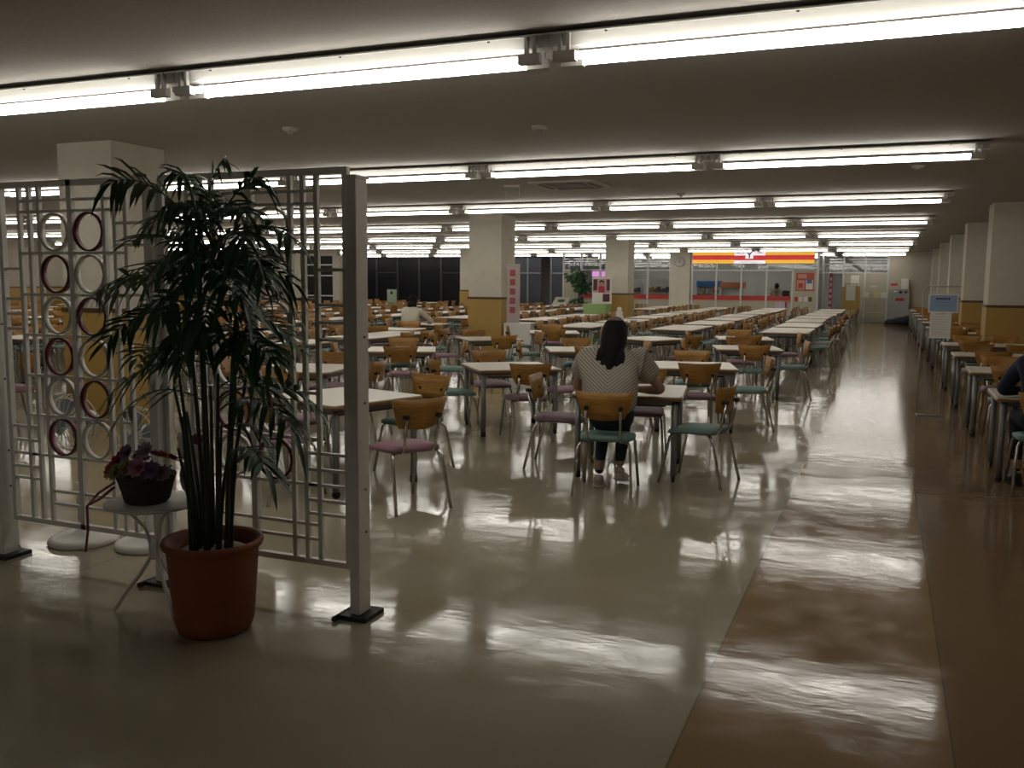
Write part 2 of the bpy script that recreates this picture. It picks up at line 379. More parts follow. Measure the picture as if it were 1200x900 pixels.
# ------------------------------------------------------------------ chairs
def chair_parts():
    D = {}
    s = MB()                                                   # padded seat: rounded in plan, waterfall front, softly crowned
    nx, ny = 6, 6; W, Dp = .205, .20; top = []; bot = []
    for j in range(ny + 1):
        v = -1 + 2 * j / ny
        for i in range(nx + 1):
            u = -1 + 2 * i / nx
            k = 1 - .10 * (u * u * v * v)
            x = W * u * k * (1 - .05 * (1 - v) / 2); y = Dp * v * k
            cr = (1 - u ** 4) * (1 - v ** 4)
            top.append((x, y, .428 + .022 * cr - (.02 * max(0, v - .4) ** 1.0) + .012 * (-v if v < 0 else 0)))
            bot.append((x, y, .405 - .012 * max(0, v)))
    n = nx + 1; N_ = len(top); fs = []
    for j in range(ny):
        for i in range(nx):
            q = (j * n + i, j * n + i + 1, (j + 1) * n + i + 1, (j + 1) * n + i); fs.append(q); fs.append(tuple(N_ + a for a in reversed(q)))
    rim = list(range(n)) + [j * n + nx for j in range(1, ny + 1)] + [ny * n + i for i in range(nx - 1, -1, -1)] + [j * n for j in range(ny - 1, 0, -1)]
    for a, b in zip(rim, rim[1:] + rim[:1]): fs.append((a, N_ + a, N_ + b, b))
    s.add(top + bot, fs, 0, True); D['seat'] = s
    b = MB(); nx, nz = 6, 3; fr = []; bk = []                  # trapezoid plywood backrest, bowed in plan
    for j in range(nz + 1):
        v = j / nz; hw = .145 + (.215 - .145) * v ** .8; z = .565 + .205 * v
        for i in range(nx + 1):
            u = -1 + 2 * i / nx; bow = .045 * u * u
            y = -.225 - .035 * v + bow; zz = z + (.008 * u * u if j == nz else (0.012 * u * u if j == 0 else 0))
            fr.append((hw * u, y, zz)); bk.append((hw * u, y - .012, zz))
    n = nx + 1; N_ = len(fr); fs = []
    for j in range(nz):
        for i in range(nx):
            q = (j * n + i, j * n + i + 1, (j + 1) * n + i + 1, (j + 1) * n + i); fs.append(tuple(reversed(q))); fs.append(tuple(N_ + a for a in q))
    rim = list(range(n)) + [j * n + nx for j in range(1, nz + 1)] + [nz * n + i for i in range(nx - 1, -1, -1)] + [j * n for j in range(nz - 1, 0, -1)]
    for a_, b_ in zip(rim, rim[1:] + rim[:1]): fs.append((a_, b_, N_ + b_, N_ + a_))
    b.add(fr + bk, fs, 0, True); D['backrest'] = b
    r = .0115
    for sgn, nm in ((-1, 'l'), (1, 'r')):
        D['leg_f' + nm] = MB().tube([(sgn * .21, .24, 0), (sgn * .185, .165, .36), (sgn * .17, .13, .395), (sgn * .13, .10, .40)], r, 6)
        D['leg_r' + nm] = MB().tube([(sgn * .215, -.27, 0), (sgn * .19, -.185, .36), (sgn * .17, -.15, .395), (sgn * .12, -.12, .40)], r, 6)
        D['post_' + nm] = MB().tube([(sgn * .115, .02, .397), (sgn * .118, -.14, .397), (sgn * .12, -.195, .415), (sgn * .122, -.222, .46), (sgn * .125, -.262, .66)], .0105, 6)
        D['bolt_' + nm] = MB().tube([(sgn * .125, -.215, .655), (sgn * .125, -.276, .658)], .016, 6)
    D['rail'] = MB().tube([(-.13, .10, .40), (.13, .10, .40)], .009, 5).tube([(-.12, -.12, .40), (.12, -.12, .40)], .009, 5)
    return D
CD = chair_parts()
CME = {k: v.mesh(k, {'seat': SEATM['green'], 'backrest': M_WOOD, 'bolt_l': M_BLACK, 'bolt_r': M_BLACK}.get(k, M_CHROME)) for k, v in CD.items()}
CSEAT = {k: CD['seat'].mesh('seat', m) for k, m in SEATM.items()}
def chair_single():
    o = {}
    for col, m in SEATM.items():
        a = MB()
        for k, v in CD.items(): a.append(v, None, {0: 0 if k == 'backrest' else 1 if k == 'seat' else 3 if 'bolt' in k else 2})
        o[col] = a.mesh('chair', [M_WOOD, m, M_CHROME, M_BLACK])
    return o
CSINGLE = chair_single()
def chair_low():
    a = MB()
    a.box((-.19, -.19, .405), (.19, .19, .445), 1)
    a.add([(-.145, -.225, .565), (.145, -.225, .565), (.215, -.26, .77), (-.215, -.26, .77), (-.145, -.24, .565), (.145, -.24, .565), (.215, -.275, .77), (-.215, -.275, .77)],
          [(0, 1, 2, 3), (7, 6, 5, 4), (3, 2, 6, 7), (0, 4, 5, 1), (0, 3, 7, 4), (1, 5, 6, 2)], 0)
    for s in (-1, 1):
        a.tube([(s * .21, .24, 0), (s * .18, .15, .40)], .012, 4, 2, False); a.tube([(s * .215, -.27, 0), (s * .18, -.17, .40)], .012, 4, 2, False)
        a.tube([(s * .12, -.19, .41), (s * .125, -.262, .66)], .011, 4, 2, False)
    return a
CLOW = chair_low()

CHAIRS = []   # (x, y, rz, colour, label, group)
def add_chair(x, y, rz, col, label, group): CHAIRS.append((x, y, rz, col, label, group))
def pick(): return random.choice(['green', 'green', 'pink', 'mauve'])

def emit_chairs():
    def depth(c_):
        p = proj((c_[0], c_[1], .5)); return p[2] if p else 999
    vis = []
    for c_ in CHAIRS:
        p = proj((c_[0], c_[1], .6))
        if p and -60 < p[0] < 1270 and p[1] < 980: vis.append(c_)
    rects = [(-8.1, 17.3, -7.36, 18.04), (-7.26, 17.2, -6.66, 17.75), (-8.47, 26.3, -7.75, 26.9), (-8.15, 27.5, -7.41, 28.24), (-15.65, 32.6, -14.9, 33.35), (-8.08, 7.1, -7.34, 7.84)]
    kept = []
    for c_ in vis:                                             # no chair inside a column, a stand or another chair
        if any(a_ - .28 < c_[0] < d2 + .28 and b_ - .28 < c_[1] < e2 + .28 for a_, b_, d2, e2 in rects): continue
        if any(abs(k_[0] - c_[0]) < .52 and abs(k_[1] - c_[1]) < .52 and (k_[0] - c_[0]) ** 2 + (k_[1] - c_[1]) ** 2 < .27 for k_ in kept): continue
        hit = False
        for tx, ty, tw, tl, tr in TABLES:
            if abs(tx - c_[0]) + abs(ty - c_[1]) > 2.5: continue
            dx, dy = c_[0] - tx, c_[1] - ty; u = dx * math.cos(tr) + dy * math.sin(tr); v_ = -dx * math.sin(tr) + dy * math.cos(tr)
            if abs(u) < tw / 2 + .05 and abs(v_) < tl / 2 + .05: hit = True
        if hit: continue
        kept.append(c_)
    vis = kept
    vis.sort(key=depth)
    low = {k: MB() for k in SEATM}
    for i, (x, y, rz, col, label, group) in enumerate(vis):
        if i < 300:
            if depth((x, y)) < 15.0:
                t = thing('chair', label, 'chair', (x, y, 0), rz, group)
                place('seat', CSEAT[col], t); bk = place('backrest', CME['backrest'], t)
                for k in ('bolt_l', 'bolt_r'): place('bolt', CME[k], bk)
                for k in ('leg_fl', 'leg_fr', 'leg_rl', 'leg_rr'): place('leg', CME[k], t)
                for k in ('post_l', 'post_r'): place('back_post', CME[k], t)
                place('seat_rail', CME['rail'], t)
            else:
                o = place('chair', CSINGLE[col], None, (x, y, 0), rz); tag(o, label, 'chair', group)
        else:
            low[col].append(CLOW, Matrix.Translation((x, y, 0)) @ Matrix.Rotation(rz, 4, 'Z'))
    allb = MB()
    for k, off in zip(SEATM, range(3)): allb.append(low[k], None, {0: 0, 1: 2 + off, 2: 1})
    if allb.f:
        o = allb.build('distant_chairs', [M_WOOD, M_CHROME] + list(SEATM.values()))
        tag(o, 'far mass of wooden chairs in the back rows of the hall', 'chairs', None, 'stuff')

# ------------------------------------------------------------------ tables
TH = .68
TCACHE = {}
def table_meshes(w_, l_):
    key = (w_, l_)
    if key in TCACHE: return TCACHE[key]
    top = MB().bevbox((-w_ / 2 + .006, -l_ / 2 + .006, TH - .012), (w_ / 2 - .006, l_ / 2 - .006, TH), .03)
    edge = MB().bevbox((-w_ / 2, -l_ / 2, TH - .035), (w_ / 2, l_ / 2, TH - .0119), .035)
    leg = MB().tube([(0, 0, .05), (0, 0, TH - .035)], .024, 10)
    foot = MB().tube([(0, 0, 0), (0, 0, .055)], .027, 8)
    cast = MB().tube([(-.012, 0, .03), (.012, 0, .03)], .03, 10).tube([(0, .0, .03), (0, .0, .07)], .018, 6)
    shelf = MB().box((-w_ / 2 + .14, -l_ / 2 + .16, TH - .10), (w_ / 2 - .14, l_ / 2 - .16, TH - .085)).box((-w_ / 2 + .14, -l_ / 2 + .16, TH - .10), (-w_ / 2 + .15, l_ / 2 - .16, TH - .035)).box((w_ / 2 - .15, -l_ / 2 + .16, TH - .10), (w_ / 2 - .14, l_ / 2 - .16, TH - .035))
    ap = MB()
    for s in (-1, 1):
        ap.box((-w_ / 2 + .07, s * (l_ / 2 - .07) - .012, TH - .075), (w_ / 2 - .07, s * (l_ / 2 - .07) + .012, TH - .035))
        ap.box((s * (w_ / 2 - .07) - .012, -l_ / 2 + .07, TH - .075), (s * (w_ / 2 - .07) + .012, l_ / 2 - .07, TH - .035))
    R = {'top': top.mesh('tabletop', M_TOP), 'edge': edge.mesh('edge_band', M_EDGE), 'leg': leg.mesh('leg', M_STEEL), 'foot': foot.mesh('foot', M_BLACK),
         'cast': cast.mesh('caster', M_BLACK), 'shelf': shelf.mesh('under_shelf', M_BLACK), 'apron': ap.mesh('frame', M_STEEL)}
    one = MB().append(top, None, {0: 0}).append(edge, None, {0: 1}).append(shelf, None, {0: 3}).append(ap, None, {0: 2})
    for sx in (-1, 1):
        for sy in (-1, 1):
            T = Matrix.Translation((sx * (w_ / 2 - .06), sy * (l_ / 2 - .06), 0))
            one.append(leg, T, {0: 2}); one.append(foot if sx * sy > 0 else cast, T, {0: 3})
    R['one'] = one.mesh('table', [M_TOP, M_EDGE, M_STEEL, M_BLACK])
    TCACHE[key] = R; return R
TABLES = []
def table(x, y, w_, l_, rz, label, group):
    TABLES.append((x, y, w_, l_, rz))
    R = table_meshes(w_, l_); p = proj((x, y, TH))
    if p[2] < 17:
        t = thing('dining_table', label, 'table', (x, y, 0), rz, group)
        place('tabletop', R['top'], t); place('edge_band', R['edge'], t); place('frame', R['apron'], t); place('under_shelf', R['shelf'], t)
        for sx in (-1, 1):
            for sy in (-1, 1):
                lg = place('leg', R['leg'], t, (sx * (w_ / 2 - .06), sy * (l_ / 2 - .06), 0))
                place('foot' if sx * sy > 0 else 'caster', R['foot'] if sx * sy > 0 else R['cast'], lg)
    else:
        tag(place('dining_table', R['one'], None, (x, y, 0), rz), label, 'table', group)

def four_seater(x, y, rdeg, desc, cols=None, skip=(), over={}, size=.88):
    rz = math.radians(rdeg)
    table(x, y, size, size, rz, 'white-topped square table, ' + desc[0], 'square tables near the front')
    for i, (side, a) in enumerate((('front', 0), ('right', 90), ('rear', 180), ('left', 270))):
        if side in skip: continue
        col = cols[i] if cols else pick()
        if side in over:
            cx, cy, cr = over[side]; add_chair(cx, cy, math.radians(cr), col, '%s-seated chair at the %s of the %s' % (col, side, desc[1]), 'chairs around the square tables'); continue
        ar = rz + math.radians(a); d = size / 2 + random.uniform(.14, .24); j = random.uniform(-.05, .05)
        cx = x + math.sin(ar) * d + math.cos(ar) * j; cy = y - math.cos(ar) * d + math.sin(ar) * j
        add_chair(cx, cy, ar + random.uniform(-.07, .07), col, '%s-seated chair at the %s of the %s' % (col, side, desc[1]), 'chairs around the square tables')

four_seater(-1.90, 7.24, 9, ('where the woman in a striped top sits', 'table where the striped-top woman sits'), ['green', 'green', 'mauve', 'mauve'],
            over={'front': (-1.86, 6.43, 8), 'right': (-1.30, 7.05, 80)})
four_seater(-3.61, 8.74, 38, ('turned to a diamond, left behind the striped-top woman', 'diamond-turned table left behind the striped-top woman'), ['mauve', 'pink', 'mauve', 'green'])
four_seater(-1.88, 9.74, 15, ('directly behind the striped-top woman, beside the aisle', 'table directly behind the striped-top woman'), ['mauve', 'green', 'green', 'mauve'])
four_seater(-1.74, 12.85, 15, ('third back beside the aisle, slightly turned', 'third square table along the aisle'), ['green', 'green', 'pink', 'green'])
four_seater(-2.10, 15.15, 14, ('last along the aisle before the long tables', 'last square table along the aisle'))
four_seater(-3.80, 5.85, -18, ('nearest of all, cut by the trellis post', 'nearest table cut by the trellis post'), ['pink', 'pink', 'green', 'pink'],
            over={'right': (-3.03, 5.42, 59), 'rear': (-3.55, 6.5, 165)})
four_seater(-5.78, 10.30, 27, ('just right of the trellis post, second row back', 'table just right of the trellis post'), ['pink', 'green', 'green', 'green'])
four_seater(-5.40, 7.60, 12, ('seen through the right half of the trellis', 'table seen through the right trellis panel'))
four_seater(-3.72, 11.45, 25, ('third back in the second row from the aisle', 'third square table, second row from aisle'))
four_seater(-3.45, 14.25, -30, ('just above the head of the striped-top woman', 'square table just above the striped woman\'s head'))
four_seater(-5.72, 12.95, 41, ('diamond-turned before the tan column base', 'diamond-turned table before the tan column base'), ['green', 'green', 'mauve', 'pink'])
four_seater(-5.45, 15.25, 22, ('right of the middle column with a leaning banner', 'square table right of the middle column'))
four_seater(-8.35, 14.7, 10, ('between trellis post and middle column', 'square table between trellis post and middle column'))
four_seater(-8.85, 16.75, 6, ('where the woman in white sits', 'table where the woman in white sits'), over={'front': (-8.80, 16.02, 4)})
four_seater(-8.45, 6.0, -14, ('at the left edge behind the trellis', 'table at the left edge behind the trellis'))

# long tables in rows
FRONTS = [9.25, 11.9, 14.55, 17.2, 19.85, 22.5, 25.15, 27.8, 30.45, 33.1]
LL = 2.1
for ci in range(14):
    xc = -1.72 - 2.0 * ci - (.0 if ci < 4 else .15)
    fr = [f for f in FRONTS if f >= 17] if ci <= 2 else FRONTS
    ti = 0
    for fy in fr:
        yc = fy + LL / 2
        if xc < -20.6 and yc > 30.6: continue
        if xc < XL + 1.0: continue
        if ci == 3 and (abs(yc - 15.6) < .5 or abs(yc - 17.67) < 1.6 or abs(yc - 27.9) < 1.8): continue
        if ci == 4 and abs(yc - 15.6) < .5 or ci == 4 and abs(yc - 18.2) < .5: continue
        if ci == 7 and abs(yc - 32.97) < 1.6 or ci == 6 and False: continue
        p = proj((xc, yc, .7))
        if p is None or p[0] < -70: continue
        row = 'row beside the aisle' if ci == 0 else '%s row from the aisle' % ORD[ci]
        xj = xc + random.uniform(-.06, .06); yj = yc + random.uniform(-.06, .06); rj = random.uniform(-.02, .02)
        table(xj, yj, .85, LL, rj, 'long white-topped table, %s back in the %s' % (ORD[ti], row), 'long tables in rows')
        for side, s, a in (('right', 1, PI / 2), ('left', -1, -PI / 2)):
            for q, nm in ((-.68, 'near'), (0, 'middle'), (.68, 'far')):
                if random.random() < .04: continue
                add_chair(xj + s * (.425 + random.uniform(.14, .22)), yj + q + random.uniform(-.05, .05), a + random.uniform(-.06, .06), pick(),
                          '', ('chairs along the long tables', nm, side, ORD[ti], row))
        ti += 1
for i, c_ in enumerate(CHAIRS):
    if isinstance(c_[5], tuple):
        g, nm, side, o_, row = c_[5]
        CHAIRS[i] = c_[:4] + ('%s-seated chair, %s seat on %s side of %s long table, %s' % (c_[3], nm, side, o_, row.replace('row from the aisle', 'row from aisle')), g)

# tables along the right wall
RT = [8.0, 10.35, 12.7, 15.0, 18.75, 20.9, 23.9, 26.05, 29.0, 31.2, 34.2, 36.2]
for i, y0 in enumerate(RT):
    table(1.48, y0 + .37, 1.24, .74, 0, 'white-topped table, %s from the camera along the right wall' % ORD[i], 'tables along the right wall')
    for q, nm in ((1.24, 'aisle-side'), (1.78, 'wall-side')):
        for s, fb, a in ((-1, 'front', 0), (1, 'rear', PI)):
            yy = y0 + .37 + s * random.uniform(.47, .54)
            if q > 1.5 and any(y_ - .35 < yy < y_ + CW + .35 for y_ in (17.2, 22.4, 27.5, 32.6)): continue
            add_chair(q + random.uniform(-.02, .02) if not (i == 0 and q < 1.5 and s < 0) else 1.17, yy if not (i == 0 and q < 1.5 and s < 0) else 7.78, a + random.uniform(-.05, .05), pick(), '%s chair at the %s of the %s table along the right wall' % (nm, fb, ORD[i]), 'chairs along the right wall')
emit_chairs()

# ------------------------------------------------------------------ trellis screen with rings
TY = 3.5
scr = thing('room_screen', 'white metal lattice screen with red and white rings behind the palm', 'screen', (-3.345, TY, 0))
def lattice_panel(xc, hw, label, flip):
    z0, z1 = .215, 2.055; fw_, fd = .026, .03
    fr = MB()
    for s in (-1, 1): fr.box((s * hw - fw_ / 2, -fd / 2, z0), (s * hw + fw_ / 2, fd / 2, z1))
    fr.box((-hw + .013, -fd / 2, z1 - .03), (hw - .013, fd / 2, z1)).box((-hw + .013, -fd / 2, z0), (hw - .013, fd / 2, z0 + .026))
    t = fr.build('lattice_panel', M_TRELLIS, scr, (xc + 3.345, 0, 0)); t['label'] = label
    def bar(x0, x1, za, zb, nm='bar', d=.02): MB().box((x0, -d / 2, za), (x1, d / 2, zb)).build(nm, M_TRELLIS, t)
    vb = [-.37, -.297, -.226, .226, .297, .37]
    bar(-.016, .016, z0, z1, 'bar', .03)
    for x in vb: bar(x - .011, x + .011, z0 + .0, z1 - .0, 'bar', .02)
    zr = [1.79 - .217 * i for i in range(6)]
    h = .007
    lev = [z + .1085 for z in zr] + [zr[-1] - .1085]
    for z in lev: bar(-.37, .37, z - h, z + h, 'cross_bar', .016)
    for z in (1.955, .405, .335): bar(-.226 if z < 1 else -.37, .37, z - h, z + h, 'cross_bar', .016)
    q = 1 if flip else -1
    for z in (.747, .67, .597, .524, .459): bar(min(q * .297, q * hw), max(q * .297, q * hw), z - h, z + h, 'cross_bar', .016)
    for z in (1.28, 1.36, 1.44, 1.60): bar(min(q * .37, q * hw), max(q * .37, q * hw), z - h, z + h, 'cross_bar', .016)
    for z in (1.30, 1.47, 1.72, 1.83): bar(min(-q * .297, -q * hw), max(-q * .297, -q * hw), z - h, z + h, 'cross_bar', .016)
    ro, ri, dp = .100, .0915, .015
    ringm = {c_: MB().lathe([(ro, -dp), (ro, dp), (ri, dp), (ri, -dp)], 32, closed=True).mesh('ring', m_) for c_, m_ in ((True, M_RINGR), (False, M_RINGW))}
    for i, z in enumerate(zr):
        for ccol, x in ((0, -.121), (1, .121)):
            red = (i + ccol + (1 if flip else 0)) % 2 == 1
            o = place('ring', ringm[red], t, (x, 0, z)); o.rotation_euler = (PI / 2, 0, 0)
            o['label'] = 'dark red ring' if red else 'white ring'
lattice_panel(-2.772, .527, 'right lattice panel', True)
lattice_panel(-3.905, .505, 'left lattice panel', False)
for x in (-2.185, -3.345, -4.48):
    t = MB().bevbox((-.026, -.06, .02), (.026, .04, 2.0), .006).build('post', M_TRELLIS, scr, (x + 3.345, 0, 0))
    MB().box((-.032, -.066, 2.0), (.032, .046, 2.012)).build('cap', M_TRELLIS, t)
    MB().box((-.075, -.09, 0), (.075, .075, .02)).build('foot_plate', M_BLACK, t)
    MB().tube([(-.07, -.13, .012), (-.07, .11, .012)], .012, 6).build('foot_bar', M_BLACK, t)
    for z in (.4, .6, 1.0, 1.3): MB().tube([(.027, 0, z), (.03, 0, z)], .006, 6).build('screw', M_BLACK, t)
    for z in (.35, 1.1, 1.85): MB().box((-.05, .0, z), (-.026, .01, z + .05)).build('hinge', M_TRELLIS, t)

# ------------------------------------------------------------------ potted palm
PX, PY = -2.70, 3.10
t = thing('potted_palm', 'tall dark green palm in a terracotta pot before the trellis', 'potted plant', (PX, PY, 0))
MB().lathe([(r_q * .84, z_q) for r_q, z_q in ((0, .012), (.15, .012), (.165, 0), (.185, .004), (.205, .05), (.232, .34), (.236, .375), (.255, .385), (.262, .40), (.255, .415), (.24, .415), (.225, .40), (.205, .33), (0, .33))], 40).build('pot', M_POT, t)
MB().lathe([(.0, .36), (.145, .36), (.16, .352), (.165, .335), (0, .335)], 28).build('tray', M_SOIL, t)
nodes = []
for i in range(16):
    a = i * 2.4; rr = .02 + .085 * math.sqrt((i + .5) / 16)
    b0 = Vector((rr * math.cos(a), rr * math.sin(a) * .9, .34)); hgt = random.uniform(1.0, 1.62) if i % 3 else random.uniform(.75, 1.05)
    lean = Vector((math.cos(a), math.sin(a), 0)) * random.uniform(.02, .13)
    pts = [b0 + lean * (k / 6) ** 1.6 + Vector((0, 0, (hgt - .34) * k / 6)) for k in range(7)]
    MB().tube(pts, [.011 - .0008 * k for k in range(7)], 6).build('cane', M_CANE, t)
    nodes.append(pts)
def frond(p0, p1, p2, n=9, ll=.2, droop=.08, roll=0.0):
    mb = MB(); B = lambda s: p0 * (1 - s) ** 2 + p1 * 2 * s * (1 - s) + p2 * s * s
    mb.tube([B(k / 8) for k in range(9)], [.005 - .00045 * k for k in range(9)], 4)
    side0 = (p2 - p0).cross(Vector((0, 0, 1)))
    if side0.length < .05: side0 = Vector((1, 0, 0))
    side0.normalize(); side0 = Matrix.Rotation(roll, 3, (p2 - p0).normalized()) @ side0
    for k in range(n + 1):
        s = .30 + .70 * k / n; c_ = B(min(s, 1)); tg = (B(min(s + .02, 1)) - B(s - .02)).normalized()
        up = side0.cross(tg).normalized()
        Lk = ll * (1 - .45 * abs(s - .55) / .45) * random.uniform(.8, 1.15)
        for sg in ((-1, 1) if k < n else (0,)):
            dr = (side0 * sg * random.uniform(.5, .95) + tg * .75 + up * random.uniform(-.05, .35)).normalized()
            wv = dr.cross(up).normalized() * (.0135 * random.uniform(.8, 1.15))
            dp = droop * random.uniform(.3, 1.5)
            q = [c_, c_ + dr * Lk * .35 + Vector((0, 0, -dp * .10)), c_ + dr * Lk * .72 + Vector((0, 0, -dp * .5)), c_ + dr * Lk + Vector((0, 0, -dp * 1.1))]
            ws = (.3, 1.0, .75)
            vs = []
            for j in range(3): vs += [q[j] + wv * ws[j], q[j] + Vector((0, 0, -.004)), q[j] - wv * ws[j]]
            vs.append(q[3])
            mb.add(vs, [(0, 1, 4, 3), (1, 2, 5, 4), (3, 4, 7, 6), (4, 5, 8, 7), (6, 7, 9), (7, 8, 9)], 0, True)
    return mb
def px2(x, y, dy=0.0):
    p = onY(x, y, PY + min(dy, .2)); return p - Vector((PX, PY, 0))
TIPS = [((236, 268), (130, 214), -.05), ((250, 250), (310, 216), .1), ((246, 262), (262, 192), 0), ((244, 262), (212, 205), .15), ((252, 300), (346, 280), -.12),
        ((235, 315), (152, 285), .1), ((240, 345), (108, 346), -.05), ((238, 372), (124, 400), -.15), ((240, 430), (122, 470), 0), ((252, 340), (334, 352), .05),
        ((256, 470), (372, 478), -.1), ((256, 480), (340, 500), -.2), ((240, 470), (138, 492), .12), ((254, 375), (345, 398), .12), ((260, 540), (312, 548), -.15),
        ((244, 300), (182, 318), -.2), ((252, 310), (312, 322), -.25), ((242, 400), (170, 430), -.15), ((250, 400), (322, 428), -.2),
        ((240, 285), (180, 262), .2), ((250, 285), (322, 292), .2), ((246, 310), (228, 262), -.3), ((250, 340), (285, 352), -.35), ((240, 365), (188, 372), -.3),
        ((246, 280), (290, 250), -.15), ((242, 280), (196, 240), -.1), ((238, 440), (160, 420), .15), ((254, 430), (326, 420), .2), ((246, 360), (240, 385), -.35),
        ((242, 325), (140, 340), .2), ((252, 325), (342, 330), .2), ((248, 290), (240, 225), .15), ((244, 390), (212, 425), -.25),
        ((250, 320), (270, 345), -.3), ((240, 350), (160, 372), -.15), ((254, 370), (305, 400), -.1), ((246, 300), (208, 290), -.25), ((250, 305), (285, 285), -.3), ((262, 500), (318, 520), .1),
        ((246, 300), (214, 330), -.15), ((250, 310), (278, 318), -.1), ((244, 340), (205, 350), -.1), ((252, 345), (300, 372), -.25), ((244, 380), (226, 402), -.2), ((250, 385), (272, 418), -.2),
        ((246, 270), (222, 240), .1), ((250, 275), (276, 240), .1), ((242, 410), (196, 400), -.1), ((252, 415), (300, 452), .1), ((246, 330), (232, 300), -.3), ((256, 455), (330, 462), .05), ((240, 320), (176, 330), .1), ((252, 330), (316, 312), .1)]
for (b, tp, dy) in TIPS:
    p0 = px2(*b); p2 = px2(*tp, dy=dy)
    p0 = p0 + Vector((random.uniform(-.04, .04), random.uniform(-.06, .06), 0))
    hh = (p2 - p0).length; p1 = (p0 * .45 + p2 * .55) + Vector((0, 0, .06 + .20 * hh))
    frond(p0, p1, p2, 9 if hh > .35 else 7, .15 if hh < .3 else .19, random.uniform(.05, .12), random.uniform(-.7, .7)).build('frond', M_LEAF, t)

# ------------------------------------------------------------------ little metal table with a flower basket
TX, TYY, TZ = -3.10, 3.17, .52
t = thing('side_table', 'small round white metal table with curved legs beside the pot', 'side table', (TX, TYY, 0))
MB().lathe([(0, TZ - .012), (.20, TZ - .012), (.215, TZ - .006), (.215, TZ + .004), (.205, TZ + .008), (0, TZ)], 32).build('tabletop', M_WHITEMETAL, t)
MB().tube([(0, 0, .25), (0, 0, .33)], .024, 10).build('collar', M_WHITEMETAL, t)
for i in range(3):
    a = math.radians(215 + 120 * i); cs, sn = math.cos(a), math.sin(a)
    prof = [(.19, 0), (.14, .08), (.07, .17), (.022, .25), (.02, .31), (.04, .39), (.10, .46), (.18, .505)]
    MB().tube([(r * cs, r * sn, z + .008) for r, z in prof], .009, 7).build('leg', M_WHITEMETAL, t)
t = thing('flower_basket', 'basket of red, pink and purple artificial flowers on the little table', 'flowers', (TX, TYY, TZ + .006))
BX, BY = -.02, -.02
MB().lathe([(0, 0), (.09, 0), (.10, .01), (.125, .10), (.135, .13), (.128, .13), (.11, .09), (0, .08)], 18, c=(BX, BY, 0)).build('basket', mat('basket_weave', (.045, .03, .03), .8, var=.5, scale=60, bump=.6, bscale=80), t)
FLC = [('flower_red', (.30, .02, .03)), ('flower_orange', (.42, .08, .03)), ('flower_pink', (.42, .16, .26)), ('flower_purple', (.20, .11, .25)), ('flower_green', (.24, .26, .12)), ('flower_lilac', (.36, .25, .33))]
def flower(c_, r, m):
    mb = MB()
    for ring_, (k, rr, tilt) in enumerate(((9, r, .25), (7, r * .75, .7), (5, r * .5, 1.1))):
        for i in range(k):
            a = 2 * PI * i / k + ring_ * .4; d = Vector((math.cos(a) * math.cos(tilt), math.sin(a) * math.cos(tilt), math.sin(tilt))); sd = Vector((-math.sin(a), math.cos(a), 0)) * rr * .34
            mb.add([Vector((0, 0, 0)), d * rr * .6 + sd, d * rr, d * rr * .6 - sd], [(0, 1, 2, 3)], 0, True)
    o = mb.build('flower', MATS.get(m[0]) or mat(m[0], m[1], .8), t, c_); return o
for i, (fx, fy, fz, r, ci) in enumerate(((-.15, -.06, .14, .05, 1), (-.12, -.05, .18, .05, 0), (-.09, -.03, .22, .05, 0), (-.05, -.06, .23, .045, 3), (-.02, -.10, .17, .055, 4), (.05, -.10, .18, .055, 2),
                                     (.02, -.02, .24, .05, 5), (.11, -.08, .17, .05, 3), (.10, 0, .22, .05, 1), (.14, -.04, .15, .045, 5), (0, .07, .2, .05, 2), (-.09, .06, .18, .05, 3), (-.07, -.11, .15, .045, 4), (.08, .08, .19, .05, 0))):
    o = flower((BX + fx, BY + fy, fz), r, FLC[ci]); o.rotation_euler = (.9 - fy * 2 if fy < 0 else -.5, fx * 4, 0)
for i in range(10):
    a = i * .65; MB().add([(0, 0, 0), (.03, -.012, .02), (.09, 0, .0), (.03, .012, .02)], [(0, 1, 2, 3)]).build('leaf', M_LEAF, t, (BX + .1 * math.cos(a), BY + .1 * math.sin(a), .13), a)
MB().tube([(BX - .09, BY - .1, .1), (BX - .16, BY - .13, .05), (BX - .2, BY - .16, -.01), (BX - .19, BY - .17, -.12), (BX - .21, BY - .17, -.22)], .006, 5).tube([(BX - .09, BY - .1, .08), (BX - .13, BY - .15, .03), (BX - .19, BY - .15, .0)], .007, 5).build('ribbon', mat('ribbon_pink', (.32, .08, .16), .5), t)
t = thing('plush_toy', 'small white ornament with a brown patch behind the flower basket', 'ornament', (TX + .125, TYY + .14, TZ + .006))
MB().sphere((0, 0, .10), (.075, .07, .10), 14, 9).build('body', M_RINGW, t)
MB().sphere((0, -.02, .24), .065, 14, 9).build('head', M_RINGW, t)
MB().sphere((.045, -.03, .285), (.028, .03, .03), 8, 6).build('ear', mat('toy_brown', (.16, .035, .02), .8), t)
MB().sphere((-.045, -.03, .285), (.025, .025, .028), 8, 6).build('ear', M_RINGW, t)

